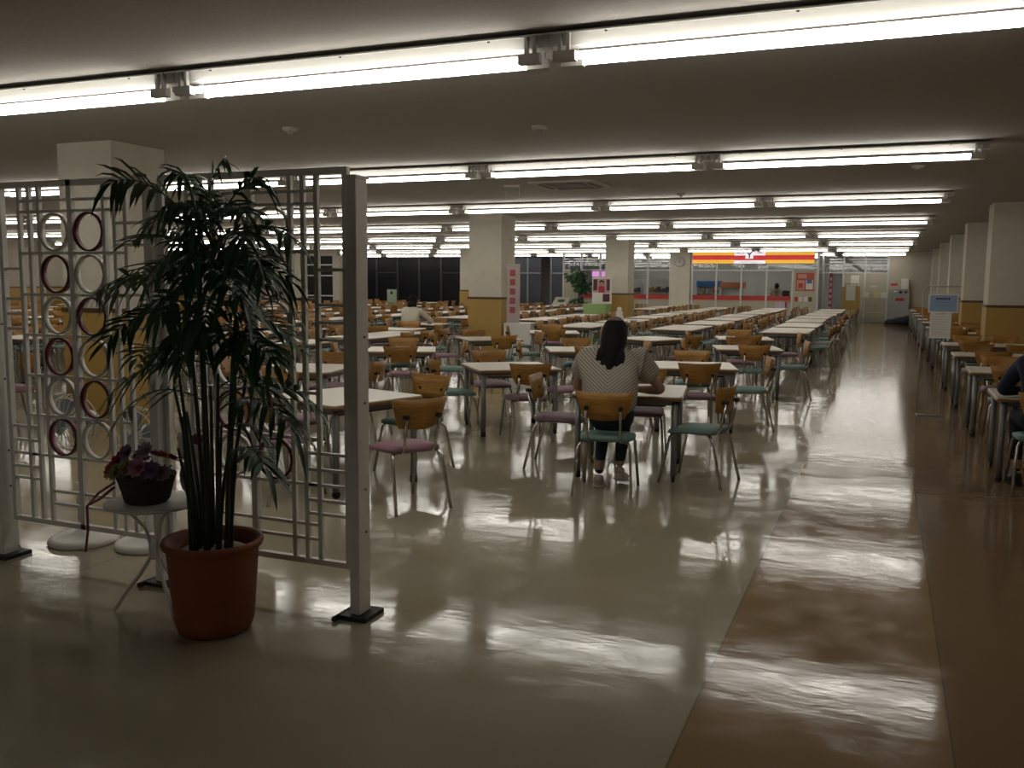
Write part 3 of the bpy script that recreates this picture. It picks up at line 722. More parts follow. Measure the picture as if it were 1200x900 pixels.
# pedestal fans standing behind the trellis
def fan(x, y, label, br, hz):
    t = thing('pedestal_fan', label, 'fan', (x, y, 0), 0, 'pedestal fans behind the trellis')
    MB().lathe([(0, 0), (br, 0), (br + .008, .012), (br, .032), (br * .85, .042), (.06, .055), (.04, .09), (0, .09)], 32).build('base', M_WHITEMETAL, t)
    MB().tube([(0, 0, .08), (0, 0, .36)], .03, 12).build('lower_pole', M_WHITEMETAL, t)
    MB().tube([(0, 0, .34), (0, 0, hz - .06)], .018, 10).build('upper_pole', M_WHITEMETAL, t)
    MB().sphere((0, .05, hz), (.06, .09, .065), 12, 8).build('motor', M_WHITEMETAL, t)
    for k in range(4):
        a = k * PI / 2 + .3; m_ = MB()
        d = Vector((math.cos(a), 0, math.sin(a))); sd = Vector((-math.sin(a), 0, math.cos(a)))
        m_.add([d * .02 - sd * .015, d * .13 - sd * .05 + Vector((0, .02, 0)), d * .145 + sd * .02, d * .1 + sd * .055 - Vector((0, .02, 0)), d * .02 + sd * .015], [(0, 1, 2, 3, 4)])
        m_.build('blade', mat('fan_blade', (.25, .28, .33), .4), t, (0, -.05, hz))
    for yy, r0 in ((-.09, .15), (-.05, .165), (.0, .15)):
        g = MB().tube([(r0 * math.cos(2 * PI * k / 20), yy, hz + r0 * math.sin(2 * PI * k / 20)) for k in range(21)], .004, 4, caps=False); g.build('guard_ring', M_WHITEMETAL, t)
    g = MB()
    for k in range(20):
        a = 2 * PI * k / 20; g.tube([(.02 * math.cos(a), -.11, hz + .02 * math.sin(a)), (.15 * math.cos(a), -.09, hz + .15 * math.sin(a)), (.165 * math.cos(a), -.05, hz + .165 * math.sin(a))], .0022, 3, caps=False)
    g.build('guard', M_WHITEMETAL, t)
fan(-4.32, 3.86, 'white pedestal fan with a thick round base behind the left trellis panel', .19, .72)
fan(-3.90, 3.95, 'white pedestal fan with a thin round base nearer the flower table', .19, .66)

# ------------------------------------------------------------------ people
def skin(name, chains, mats, parent=None, sub=2, matfn=None):
    """chains: list of (points, radii, attach) - attach = (chain, index) to branch from; islands get their own root"""
    vs = []; es = []; rs = []; roots = []; idx = {}
    for ci, (pts, rad, att) in enumerate(chains):
        prev = None
        if att is not None: prev = idx[att]
        for k, p in enumerate(pts):
            vs.append(p); rs.append(rad[k] if isinstance(rad[k], tuple) else (rad[k], rad[k])); idx[(ci, k)] = len(vs) - 1
            if prev is not None: es.append((prev, len(vs) - 1))
            else: roots.append(len(vs) - 1)
            prev = len(vs) - 1
    me = bpy.data.meshes.new('tmp'); me.from_pydata([tuple(v) for v in vs], es, [])
    ob = bpy.data.objects.new('tmp', me); COL.objects.link(ob)
    md = ob.modifiers.new('s', 'SKIN'); md.use_smooth_shade = True
    for i, sv in enumerate(me.skin_vertices[0].data): sv.radius = rs[i]; sv.use_root = i in roots
    ss = ob.modifiers.new('u', 'SUBSURF'); ss.levels = sub; ss.render_levels = sub
    dg = bpy.context.evaluated_depsgraph_get()
    res = bpy.data.meshes.new_from_object(ob.evaluated_get(dg), depsgraph=dg); res.name = name
    bpy.data.objects.remove(ob); res.materials.clear()
    for m_ in mats: res.materials.append(m_)
    for p in res.polygons:
        p.use_smooth = True; p.material_index = matfn(p.center) if matfn else 0
    return place(name, res, parent)
M_SKIN = mat('skin', (.42, .25, .17), .55, var=.04)
M_HAIR = mat('black_hair', (.007, .006, .006), .75, var=.4, scale=30, spec=.25)
M_JEAN = mat('denim', (.022, .028, .045), .8, var=.25, scale=40, bump=.2, bscale=200)
M_SHOE = mat('canvas_shoe', (.55, .50, .43), .7)
def stripe_mat():
    m = bpy.data.materials.new('striped_knit'); m.use_nodes = True; nt = m.node_tree; b = nt.nodes['Principled BSDF']; b.inputs['Roughness'].default_value = .85
    N = nt.nodes.new; L = nt.links.new
    tc = N('ShaderNodeTexCoord'); sx = N('ShaderNodeSeparateXYZ'); L(tc.outputs['Object'], sx.inputs[0])
    a = N('ShaderNodeMath'); a.operation = 'ABSOLUTE'; L(sx.outputs[0], a.inputs[0])
    ml = N('ShaderNodeMath'); ml.operation = 'MULTIPLY'; ml.inputs[1].default_value = -.8; L(a.outputs[0], ml.inputs[0])
    ad = N('ShaderNodeMath'); ad.operation = 'ADD'; L(ml.outputs[0], ad.inputs[0]); L(sx.outputs[2], ad.inputs[1])
    fr = N('ShaderNodeMath'); fr.operation = 'MULTIPLY'; fr.inputs[1].default_value = 40; L(ad.outputs[0], fr.inputs[0])
    f2 = N('ShaderNodeMath'); f2.operation = 'FRACT'; L(fr.outputs[0], f2.inputs[0])
    g = N('ShaderNodeMath'); g.operation = 'GREATER_THAN'; g.inputs[1].default_value = .68; L(f2.outputs[0], g.inputs[0])
    x = N('ShaderNodeMix'); x.data_type = 'RGBA'; L(g.outputs[0], x.inputs[0]); x.inputs[6].default_value = (.47, .42, .345, 1); x.inputs[7].default_value = (.17, .15, .13, 1)
    L(x.outputs[2], b.inputs['Base Color']); return m
M_STRIPE = stripe_mat()

def hand(chains, wrist, d, side, up):
    """palm and five bent fingers from the wrist; d forward, side toward the thumb"""
    d = Vector(d).normalized(); s = Vector(side).normalized(); u = Vector(up); wr = Vector(wrist)
    chains.append(([wr - d * .02, wr + d * .04, wr + d * .075], [(.024, .016), (.034, .014), (.036, .013)], None))
    for k, (o, L) in enumerate(((.027, .066), (.009, .074), (-.009, .07), (-.026, .055))):
        b = wr + d * .065 + s * o
        chains.append(([b, b + d * L * .5 + u * .008, b + d * L * .8 - u * .010, b + d * L - u * .024], [.0095, .009, .0085, .0075], None))
    b = wr + d * .02 + s * .022
    chains.append(([b, b + s * .028 + d * .022, b + s * .036 + d * .05 - u * .006], [.012, .0105, .009], None))

def seated_person(label, x, y, rz, top, trousers, lean=.16, sleeves='short', hair='long', feet=((-.09, .16), (.12, .20)), lift=0.0, elbows=((-.27, .30), (.33, .33)), group=None, head_tilt=0.0, shoes=M_SHOE, bulk=1.0, seat_h=.45):
    o = thing('person', label, 'person', (x, y, 0), rz, group)
    pz = seat_h + .095
    pel = Vector((0, -.03, pz)); sp = Vector((0, .00, pz + .17)); ch = Vector((.0, lean * .55, pz + .34)); nb = Vector((0, lean, pz + .475)); nk = Vector((0, lean + .035, pz + .535))
    hd = Vector((head_tilt, lean + .085, pz + .62)); ht = Vector((head_tilt, lean + .10, pz + .685))
    B = bulk
    chains = [([pel, sp, ch, nb, nk, hd, ht], [(.15 * B, .115), (.10 * B, .075), (.10 * B, .07), (.05, .05), (.05, .05), (.078, .09), (.06, .07)], None)]
    wr = {}
    for s, (ex, ey), (fx, fy) in ((-1, elbows[0], feet[0]), (1, elbows[1], feet[1])):
        kn = Vector((fx * 1.05, .40, pz - .005)); an = Vector((fx, fy, .10 + (lift if s > 0 else 0)))
        hp = Vector((s * .085, .06, pz - .01))
        chains.append(([hp, (hp + kn) / 2, kn, (kn * .55 + an * .45), an], [.092 * B, .085 * B, .062, .055, .037], (0, 0)))
        so = MB().sphere((0, 0, .045), (.04, .05, .048), 12, 8).sphere((.006 * s, .085, .035), (.044, .085, .034), 14, 8).tube([(0, -.03, .045), (0, -.005, .085)], .036, 10)
        so.bevbox((-.042, -.05, 0), (.046, .165, .018), .035)
        shoe_ = so.build('shoe', shoes, o, (an.x, an.y, an.z - .10)); shoe_.rotation_euler = (-.25 if (lift and s > 0) else 0, 0, -.12 * s)
        sh = Vector((s * .165 * B, lean * .85, pz + .425)); el = Vector((ex, ey, TH + .06)); wrst = Vector((ex * .35 + s * .02, ey + .16, TH + .045))
        chains.append(([sh, (sh + el) / 2, el, (el + wrst) / 2, wrst], [.048, .046, .041, .036, .025], (0, 2)))
        hand(chains, wrst, Vector((-s * .55, .8, 0)), Vector((-s, -.4, .2)), Vector((0, 0, 1)))
    def mf(c_):
        if c_.z < pz - .06 and c_.z > .13 and c_.y < .6 : return 1 if (trousers_len(c_)) else 0
        if c_.z < pz + .06 and c_.z < TH: return 1
        return 0
    def trousers_len(c_): return c_.z > .2
    body = skin('body', chains, [M_SKIN, trousers], o, 2, mf)
    # garment as a looser surface over torso and upper arms
    g = [([pel + Vector((0, 0, .02)), sp, ch, nb - Vector((0, 0, .015))], [(.20 * B, .165), (.185 * B, .15), (.19 * B, .15), (.11, .095)], None)]
    for s, (ex, ey) in ((-1, elbows[0]), (1, elbows[1])):
        sh = Vector((s * .165 * B, lean * .85, pz + .425)); el = Vector((ex, ey, TH + .06)); end = sh.lerp(el, .62 if sleeves == 'short' else 1.0)
        pts = [sh, sh.lerp(end, .5), end]; rad = [.09 * B, .088 * B, .085]
        if sleeves == 'long':
            wrst = Vector((ex * .35 + s * .02, ey + .16, TH + .045)); pts += [(el + wrst) / 2, wrst]; rad = [.072 * B, .065 * B, .054, .047, .037]
        g.append((pts, rad, (0, 2)))
    skin('shirt', g, [top], o, 2)
    hb = MB().sphere(hd + Vector((0, -.012, .022)), (.098, .108, .108), 20, 14)
    if hair == 'long':
        hb.tube([hd + Vector((0, -.01, .09)), hd + Vector((0, -.035, .05)), hd + Vector((0, -.05, -.01)), nk + Vector((0, -.08, .01)), nb + Vector((0, -.10, .0)), nb + Vector((0, -.14, -.055)), nb + Vector((0, -.185, -.12)), nb + Vector((0, -.20, -.17))],
                [.05, .088, .102, .096, .086, .066, .04, .006], 16)
        for s_, dz in ((-1, .01), (1, -.02)):
            hb.tube([nk + Vector((s_ * .03, -.09, -.01)), nb + Vector((s_ * .06, -.12, .0 + dz)), nb + Vector((s_ * .085, -.15, -.05 + dz)), nb + Vector((s_ * .125, -.155, -.075 + dz))], [.055, .05, .032, .004], 10)
            hb.tube([nb + Vector((s_ * .03, -.12, -.02)), nb + Vector((s_ * .05, -.17, -.08)), nb + Vector((s_ * .065, -.19, -.14 + dz))], [.055, .034, .004], 10)
    else: hb.sphere(hd + Vector((0, -.045, -.05)), (.096, .085, .115), 16, 10).sphere(nk + Vector((0, -.05, .0)), (.09, .065, .085), 14, 9)
    h_ = hb.build('hair', M_HAIR, o)
    if hair == 'long': MB().sphere(hd + Vector((0, -.03, .10)), (.06, .05, .035), 12, 8).build('hair_clip', mat('hair_clip', (.22, .15, .11), .6), h_)
    fc = MB().sphere(hd + Vector((0, .088, -.012)), (.014, .02, .02), 8, 6)
    fc.build('nose', M_SKIN, body)
    for s in (-1, 1):
        MB().sphere(hd + Vector((s * .032, .078, .012)), (.012, .008, .008), 8, 6).build('eye', M_BLACK, body)
        MB().sphere(hd + Vector((s * .08, .0, -.01)), (.012, .02, .03), 8, 6).build('ear', M_SKIN, body)
    MB().sphere(hd + Vector((0, .082, -.05)), (.022, .008, .006), 8, 5).build('mouth', mat('lips', (.30, .10, .08), .5), body)
    return o
seated_person('woman in a striped top and dark jeans bent over the table, seen from behind', -1.86, 6.44, math.radians(8), M_STRIPE, M_JEAN, lean=.19, feet=((-.08, .10), (.07, .16)), lift=.05, elbows=((-.30, .28), (.37, .28)), bulk=1.2)
p = onY(510, 372, 16.0)
seated_person('far woman in a white top sitting with her back to the camera', -8.80, 16.03, math.radians(4), mat('white_knit', (.62, .58, .48), .85), mat('dark_skirt', (.05, .055, .045), .85), lean=.06, sleeves='long', hair='short', bulk=1.0)
seated_person('person in navy clothes sitting at the right edge of the picture', 1.17, 7.74, 0, mat('navy_jacket', (.010, .016, .045), .8), mat('navy_trousers', (.012, .013, .022), .85), lean=.10, sleeves='long', hair='short', shoes=M_BLACK, feet=((-.14, .22), (.1, .25)))

# ------------------------------------------------------------------ small things between the tables
def pbox(name, label, cat, x0, y0, x1, y1, Y, depth, m):
    """box whose front face covers a pixel rectangle at depth Y"""
    a = onY(x0, y1, Y); b = onY(x1, y0, Y)
    o = MB().bevbox((a.x, Y, max(a.z, 0)), (b.x, Y + depth, b.z), min(.02, depth / 4), 0, 2).build(name, m); return tag(o, label, cat)
# sign stand in the aisle
sx, sy = .43, 11.85
t = thing('sign_stand', 'thin metal notice stand with a blue board at the right of the aisle', 'sign stand', (sx, sy, 0))
MB().tube([(0, 0, .01), (0, 0, 1.50), (.02, 0, 1.535), (.05, 0, 1.55), (.40, 0, 1.55)], .009, 6).build('pole', M_HOLDER, t)
MB().tube([(0, 0, .012), (.26, 0, .012)], .010, 6).tube([(0, -.14, .012), (0, .14, .012)], .010, 6).build('foot', M_HOLDER, t)
b = MB().box((.06, -.025, 1.24), (.38, -.005, 1.46)).build('board', M_WHITEMETAL, t)
MB().box((.075, -.029, 1.255), (.365, -.025, 1.445)).build('blue_sheet', mat('blue_sheet', (.26, .35, .52), .6), b)
for k in range(7): MB().box((.14 + .022 * k, -.031, 1.395), (.157 + .022 * k, -.029, 1.415)).build('lettering', M_BLACK, b)
for k in range(2): MB().box((.11, -.031, 1.36 - .03 * k), (.33, -.029, 1.364 - .03 * k)).build('lettering', mat('ink_grey', (.20, .24, .32), .7), b)
pp = MB().box((.085, -.022, .935), (.315, -.014, 1.24)).build('paper_sheet', M_PAPER, t)
MB().box((.15, -.024, 1.222), (.25, -.022, 1.232)).build('tape', mat('yellow_tape', (.6, .45, .05), .6), pp)
for k in range(8): MB().box((.11, -.024, 1.19 - .03 * k), (.11 + (.17 if k % 3 else .13), -.022, 1.194 - .03 * k)).build('lettering', mat('ink_light', (.33, .31, .30), .7), pp)
# banner and white box at the middle column
t = thing('leaning_banner', 'tall narrow printed banner leaning on the right side of the middle column', 'banner', (-7.10, 17.32, 0))
MB().box((-.14, 0, .72), (.14, .04, 1.93)).build('panel', mat('banner_cloth', (.52, .42, .40), .7), t)
for k in range(5): MB().box((-.07, -.004, 1.68 - .19 * k), (.05, 0, 1.81 - .19 * k)).build('lettering', mat('banner_red', (.40, .10, .10), .7), t)
for k in range(5): MB().box((.07, -.004, 1.45 - .12 * k), (.11, 0, 1.53 - .12 * k)).build('lettering', M_HOLDER, t)
tag(MB().bevbox((-7.26, 17.2, .0), (-6.66, 17.75, .72), .02).build('white_box', M_WHITEMETAL), 'white box stand beside the middle column, under the banner', 'box')
# green box with portrait posters
t = thing('green_stand', 'light green box stand before the third column', 'stand', (-8.05, 26.6, 0))
MB().bevbox((-.42, -.3, 0), (.30, .3, .93), .02).build('body', mat('pale_green', (.30, .46, .17), .6), t)
t = thing('poster_board', 'board with portrait posters standing on the green box', 'poster', (-8.05, 26.75, .93))
MB().box((-.28, 0, 0), (.33, .04, .80)).build('board', M_WHITEMETAL, t)
MB().box((-.25, -.006, .33), (.28, 0, .76)).build('poster', mat('poster_rose', (.55, .36, .33), .7), t)
MB().box((-.25, -.008, .40), (-.12, -.004, .74)).build('poster', mat('poster_plum', (.10, .03, .045), .7), t)
MB().box((.18, -.008, .40), (.28, -.004, .74)).build('poster', MATS['poster_plum'], t)
MB().lathe([(0, 0), (.07, 0), (.07, .005), (0, .005)], 14).build('portrait', M_SKIN, t, (.02, -.012, .60)).rotation_euler = (PI / 2, 0, 0)
MB().lathe([(0, 0), (.08, 0), (.08, .004), (0, .004)], 14).build('portrait_hair', M_HAIR, t, (.02, -.008, .64)).rotation_euler = (PI / 2, 0, 0)
MB().box((-.08, -.010, .34), (.12, -.006, .53)).build('portrait_dress', mat('poster_red', (.45, .05, .06), .7), t)
MB().box((-.25, -.006, .03), (.05, 0, .30)).build('poster', M_PAPER, t)
MB().box((.06, -.006, .06), (.28, 0, .30)).build('poster', MATS['poster_plum'], t)
# potted tree by the shop front
t = thing('potted_tree', 'leafy potted tree beside the shop window', 'potted plant', (-12.0, 36.6, 0))
MB().lathe([(0, 0), (.2, 0), (.26, .42), (.23, .42), (0, .36)], 16).build('pot', M_HOLDER, t)
MB().tube([(0, 0, .36), (.02, 0, 1.0), (-.02, .02, 1.75)], .03, 6).build('trunk', M_CANE, t)
for (cx_, cz, r, n_) in ((-.12, 1.85, .40, 190), (.14, 1.40, .36, 160), (.05, .72, .34, 110)):
    mb = MB()
    for k in range(n_):
        d = Vector((random.gauss(0, 1), random.gauss(0, 1), random.gauss(0, .8))).normalized() * r * random.random() ** .5; c_ = Vector((cx_, 0, cz)) + d
        u = Vector((random.uniform(-1, 1), random.uniform(-1, 1), random.uniform(-1, .1))).normalized() * .22; v_ = u.cross(Vector((.3, .8, .4))).normalized() * .05
        mb.add([c_, c_ + u * .5 + v_, c_ + u, c_ + u * .5 - v_], [(0, 1, 2, 3)])
    mb.build('foliage', M_LEAF, t)['kind'] = 'stuff'
t = thing('display_wedge', 'sloping pale display panel with a dark oval near the potted tree', 'display', (-12.75, 36.2, 0))
MB().add([(-.34, 0, 0), (.34, 0, 0), (.34, .05, .62), (-.34, .05, .62), (-.34, .7, 0), (.34, .7, 0), (.34, .6, .95), (-.34, .6, .95)], [(0, 1, 2, 3), (3, 2, 6, 7), (4, 7, 6, 5), (0, 3, 7, 4), (1, 5, 6, 2), (0, 4, 5, 1)]).build('body', M_WALL, t)
o = MB().lathe([(0, 0), (.17, 0), (.17, .01), (0, .012)], 16).build('oval', M_LEAF, t, (0, .33, .795)); o.rotation_euler = (math.atan2(.33, .55), 0, 0); o.scale = (1, .7, 1)
t = thing('notice_board', 'small pale green standing notice before the dark windows', 'notice', (onY(459, 345, 30.17).x, 30.17, 0))
MB().box((-.2, 0, .55), (.2, .03, 1.25)).build('board', mat('mint_sheet', (.40, .50, .40), .7), t)
MB().tube([(-.17, .015, 0), (-.17, .015, .55)], .012, 5).tube([(.17, .015, 0), (.17, .015, .55)], .012, 5).build('legs', M_HOLDER, t)
MB().lathe([(0, 0), (.06, 0), (.06, .005), (0, .005)], 12).build('emblem', M_BLACK, t, (0, -.006, 1.12)).rotation_euler = (PI / 2, 0, 0)
tag(MB().lathe([(0, 0), (.09, 0), (.11, .05), (.085, .11), (.09, .16), (.05, .22), (.06, .27), (.0, .30)], 12).build('white_bundle', M_PAPER, None, (-6.02, 21.6, TH)), 'white cloth bundle on a table before the third column', 'bundle')

# ------------------------------------------------------------------ shop front
SY = 37.7
sf = tag(place('wall_shop_front', MB().box((-7.5, SY, 0), (-2.45, SY + .08, .92)).box((-9.6, SY, 0), (-8.34, SY + .08, .92)).box((-13.07, SY, 0), (-9.6, SY + .08, .92))
         .box((-3.42, SY, .92), (-2.45, SY + .08, 2.12)).box((-13.07, SY, .92), (-12.2, SY + .08, 2.12)).mesh('wall_shop_front', M_PANEL)), kind='structure')
vx = [-13.07, -12.25, -11.4, -10.35, -9.3, -8.34]
vx2 = [-7.42, -6.42, -5.42, -4.42, -3.42, -2.47]
for x in vx + vx2: MB().box((x - .035, SY - .02, 0), (x + .035, SY + .1, CEIL)).build('mullion', M_ALU, sf)
for a, b in zip(vx[:-1], vx[1:]):
    MB().box((a, SY, 2.10), (b, SY + .08, 2.15)).build('transom', M_ALU, sf)
for a, b in zip(vx2[:-1], vx2[1:]):
    MB().box((a, SY, 2.10), (b, SY + .08, 2.15)).build('transom', M_ALU, sf)
for a, b in list(zip(vx[:-1], vx[1:])) + list(zip(vx2[:-1], vx2[1:])):
    if not (a == -13.07 or a == -3.42): MB().box((a + .035, SY + .03, .92), (b - .035, SY + .042, 2.10)).build('pane', M_GLASS, sf)
    MB().box((a + .035, SY + .03, 2.15), (b - .035, SY + .042, CEIL)).build('pane', M_GLASS, sf)
for a, b in ((-12.2, -8.34), (-7.42, -3.42)):
    MB().box((a, SY - .01, .92), (b, SY + .03, 1.10)).build('red_sill', M_RED, sf)
    MB().box((a, SY - .04, .89), (b, SY + .02, .92)).build('sill', mat('sill_pink', (.55, .32, .24), .6), sf)
# illuminated shop sign
sg = thing('shop_sign', 'lit shop sign with yellow and red stripes and a white Y panel', 'sign', (-4.98, SY - .22, 0))
x0, x1, z0, z1 = -2.40, 2.38, 2.40, 2.90
M_SY = emat('sign_yellow', (.95, .50, .05), .62); M_SR = emat('sign_red_lit', (.60, .04, .04), .6); M_SW = emat('sign_white_lit', (.95, .90, .97), .75); M_SB = mat('sign_ink', (.02, .02, .09), .6)
MB().box((x0, 0, z0), (x1, .2, z1)).build('box', M_ALU, sg)
ca, cb = -.72, .50
for a, b in ((x0, ca), (cb, x1)):
    MB().box((a, -.012, z0), (b, 0, z0 + .14)).build('yellow_stripe', M_SY, sg); MB().box((a, -.012, z1 - .17), (b, 0, z1)).build('yellow_stripe', M_SY, sg)
    MB().box((a, -.012, z0 + .14), (b, 0, z1 - .17)).build('red_stripe', M_SR, sg)
MB().box((ca, -.012, z0), (cb, 0, z0 + .12)).build('white_panel', M_SW, sg); MB().box((ca, -.012, z1 - .18), (cb, 0, z1)).build('white_panel', M_SW, sg)
MB().box((ca, -.012, z0 + .12), (cb, 0, z1 - .18)).build('red_stripe', M_SR, sg)
MB().box((-.27, -.018, z0 + .19), (.03, -.012, z1)).build('white_panel', M_SW, sg)
def text(s_, size, m, parent, loc, align='CENTER', name='lettering'):
    cu = bpy.data.curves.new('txt', 'FONT'); cu.body = s_; cu.size = size; cu.align_x = align; cu.extrude = .002; cu.offset = size * .02
    ob = bpy.data.objects.new('txt', cu); COL.objects.link(ob); dg = bpy.context.evaluated_depsgraph_get()
    me = bpy.data.meshes.new_from_object(ob.evaluated_get(dg), depsgraph=dg); bpy.data.objects.remove(ob)
    me.materials.clear(); me.materials.append(m); o = place(name, me, parent, loc); o.rotation_euler = (PI / 2, 0, 0); return o
text('Y', .36, M_SB, sg, (-.12, -.024, z0 + .215), name='letter')
text('YAMAZAKI', .09, M_SB, sg, (-.50, -.016, z1 - .105)); text('Y SHOP', .09, M_SB, sg, (.27, -.016, z1 - .105))
text('ヤマザキショップ', .085, mat('sign_purple', (.25, .08, .40), .6), sg, (-.11, -.016, z0 + .025))
# wall clock
t = thing('wall_clock', 'round white wall clock on the column beside the shop sign', 'clock', (-7.92, 37.6, 2.45))
o = MB().lathe([(0, 0), (.19, 0), (.21, .015), (.21, .05), (0, .05)], 28).build('case', M_WHITEMETAL, t); o.rotation_euler = (PI / 2, 0, 0)
MB().box((-.012, -.056, -.01), (.012, -.052, .12)).build('hand', M_BLACK, t); MB().box((-.09, -.056, -.012), (.01, -.052, .012)).build('hand', M_BLACK, t)
for k in range(12):
    a = k * PI / 6; MB().cbox((.165 * math.sin(a), -.053, .165 * math.cos(a)), (.016, .004, .016)).build('hour_mark', M_BLACK, t)
# posters on the shop wall
t = thing('shop_poster', 'red and white offer poster on the panel right of the shop windows', 'poster', (-2.93, SY - .02, 1.32))
MB().box((-.36, 0, 0), (.34, .015, .72)).build('sheet', mat('poster_orange', (.50, .09, .05), .6), t)
MB().box((-.32, -.004, .04), (-.02, 0, .42)).build('panel', mat('poster_pale', (.55, .30, .26), .6), t)
MB().box((.03, -.004, .06), (.30, 0, .44)).build('panel', M_PAPER, t); MB().box((.06, -.006, .30), (.26, -.002, .46)).build('panel', mat('poster_blue', (.08, .14, .38), .6), t)
MB().box((-.28, -.004, .50), (.05, 0, .66)).build('panel', MATS['poster_pale'], t); MB().box((-.26, -.006, .12), (-.08, -.002, .30)).build('panel', M_RED, t)
for k, (xx, mm) in enumerate(((-3.25, M_RED), (-3.1, M_PAPER), (-2.9, M_PAPER), (-2.72, M_RAIL))):
    tag(MB().box((xx - .06, SY - .015, .90), (xx + .07, SY - .001, 1.08)).build('small_notice', mm), ['small red notice', 'small white notice', 'second small white notice', 'small brown notice'][k] + ' below the offer poster on the shop wall', 'notice')
o = tag(MB().box((-4.05, SY - .03, .50), (-3.68, SY - .001, .88)).build('counter_notice', mat('poster_lilac', (.55, .48, .58), .6)), 'square lilac notice on the wall below the till window', 'notice')
tag(MB().box((-3.66, SY - .03, .50), (-3.60, SY - .001, .88)).build('counter_strip', mat('strip_red', (.40, .03, .10), .6)), 'narrow red strip beside the lilac notice', 'notice')
# goods inside the shop
def shelf_unit(x, y, w_, h, label, topm=None, seed=0):
    rnd = random.Random(seed); t = thing('shop_shelf', label, 'shelf', (x, y, 0))
    MB().box((-w_ / 2, .35, 0), (w_ / 2, .4, h)).build('back_panel', M_ALU, t)
    for s in (-1, 1): MB().box((s * w_ / 2 - .02, 0, 0), (s * w_ / 2 + .02, .4, h)).build('side_panel', M_ALU, t)
    n = int(h / .36); g = MB(); cols = [mat('goods_%d' % i, c_, .6) for i, c_ in enumerate(((.3, .08, .05), (.4, .38, .3), (.06, .12, .08), (.08, .08, .10), (.35, .22, .10), (.45, .45, .45)))]
    for k in range(n):
        z = .1 + k * .36; MB().box((-w_ / 2, 0, z - .02), (w_ / 2, .35, z)).build('shelf_board', M_ALU, t)
        xx = -w_ / 2 + .04
        while xx < w_ / 2 - .14:
            ww = rnd.uniform(.07, .14); hh = rnd.uniform(.14, .26); g.box((xx, .04, z), (xx + ww - .015, .2, z + hh), rnd.randrange(6)); xx += ww
    g.build('goods', cols, t)['kind'] = 'stuff'
    if topm: MB().box((-w_ / 2 - .02, -.02, h), (w_ / 2 + .02, .42, h + .24)).build('header', topm, t)
shelf_unit(-6.9, 38.6, .95, 1.45, 'open chiller with a blue header behind the leftmost shop window', mat('header_blue', (.03, .14, .42), .5), 1)
shelf_unit(-5.9, 38.6, .95, 1.40, 'shelf with an orange header in the shop', mat('header_orange', (.55, .14, .04), .5), 2)
shelf_unit(-9.2, 39.2, 1.1, 1.75, 'tall shelf of bottles left of the clock column', None, 3)
shelf_unit(-10.5, 39.2, 1.1, 1.75, 'tall shelf of goods behind the third column', None, 4)
shelf_unit(-11.7, 39.2, 1.0, 1.85, 'drinks shelf with a lit pink and blue header', emat('header_pink', (.85, .35, .8), .8), 5)
t = thing('shop_counter', 'till counter behind the right shop windows', 'counter', (-4.2, 38.5, 0))
MB().bevbox((-.9, 0, 0), (.7, .5, .98), .02).build('cabinet', M_PANEL, t)
t = thing('cash_register', 'dark cash register on the shop counter', 'cash register', (-3.75, 38.75, .98))
MB().bevbox((-.17, -.17, 0), (.17, .17, .12), .02).build('base', M_BLACK, t); MB().box((-.14, .02, .12), (.14, .06, .34)).build('screen', M_BLACK, t); MB().box((.2, -.1, 0), (.34, .1, .22)).build('printer', M_WHITEMETAL, t)
# clerk, standing, bent over the counter
def standing_clerk(x, y, rz):
    o = thing('person', 'shop clerk in a pale uniform bending over the till behind the glass', 'person', (x, y, 0), rz)
    ch = [([Vector((0, 0, .92)), Vector((0, .03, 1.10)), Vector((0, .12, 1.26)), Vector((0, .22, 1.38)), Vector((0, .26, 1.43)), Vector((0, .32, 1.48)), Vector((0, .345, 1.545))], [(.15, .11), (.13, .1), (.15, .1), (.07, .06), (.05, .05), (.078, .09), (.06, .07)], None)]
    for s in (-1, 1):
        ch.append(([Vector((s * .09, 0, .86)), Vector((s * .1, .02, .48)), Vector((s * .1, -.02, .09))], [.09, .06, .04], (0, 0)))
        ch.append(([Vector((s * .1, .11, .035))], [(.038, .03)], (len(ch) - 1, 2)))
        sh = Vector((s * .17, .2, 1.34)); el = Vector((s * .25, .28, 1.10)); wr = Vector((s * .14, .46, 1.06))
        ch.append(([sh, el, wr], [.06, .045, .028], (0, 2))); hand(ch, wr, Vector((-s * .3, .9, -.2)), Vector((-s, 0, .3)), Vector((0, 0, 1)))
    b = skin('body', ch, [M_SKIN, mat('dark_trousers', (.03, .03, .035), .8)], o, 1, lambda c_: 1 if c_.z < .95 else 0)
    g = [([Vector((0, 0, .93)), Vector((0, .03, 1.10)), Vector((0, .12, 1.26)), Vector((0, .21, 1.365))], [(.17, .13), (.155, .12), (.17, .12), (.08, .07)], None)]
    for s in (-1, 1): g.append(([Vector((s * .17, .2, 1.34)), Vector((s * .22, .25, 1.19))], [.075, .065], (0, 2)))
    skin('uniform', g, [mat('uniform_beige', (.55, .46, .36), .8)], o, 2)
    MB().sphere((0, .315, 1.52), (.098, .10, .10), 14, 10).sphere((0, .26, 1.45), (.085, .06, .08), 12, 8).build('hair', M_HAIR, o)
standing_clerk(-4.25, 39.25, math.radians(200))
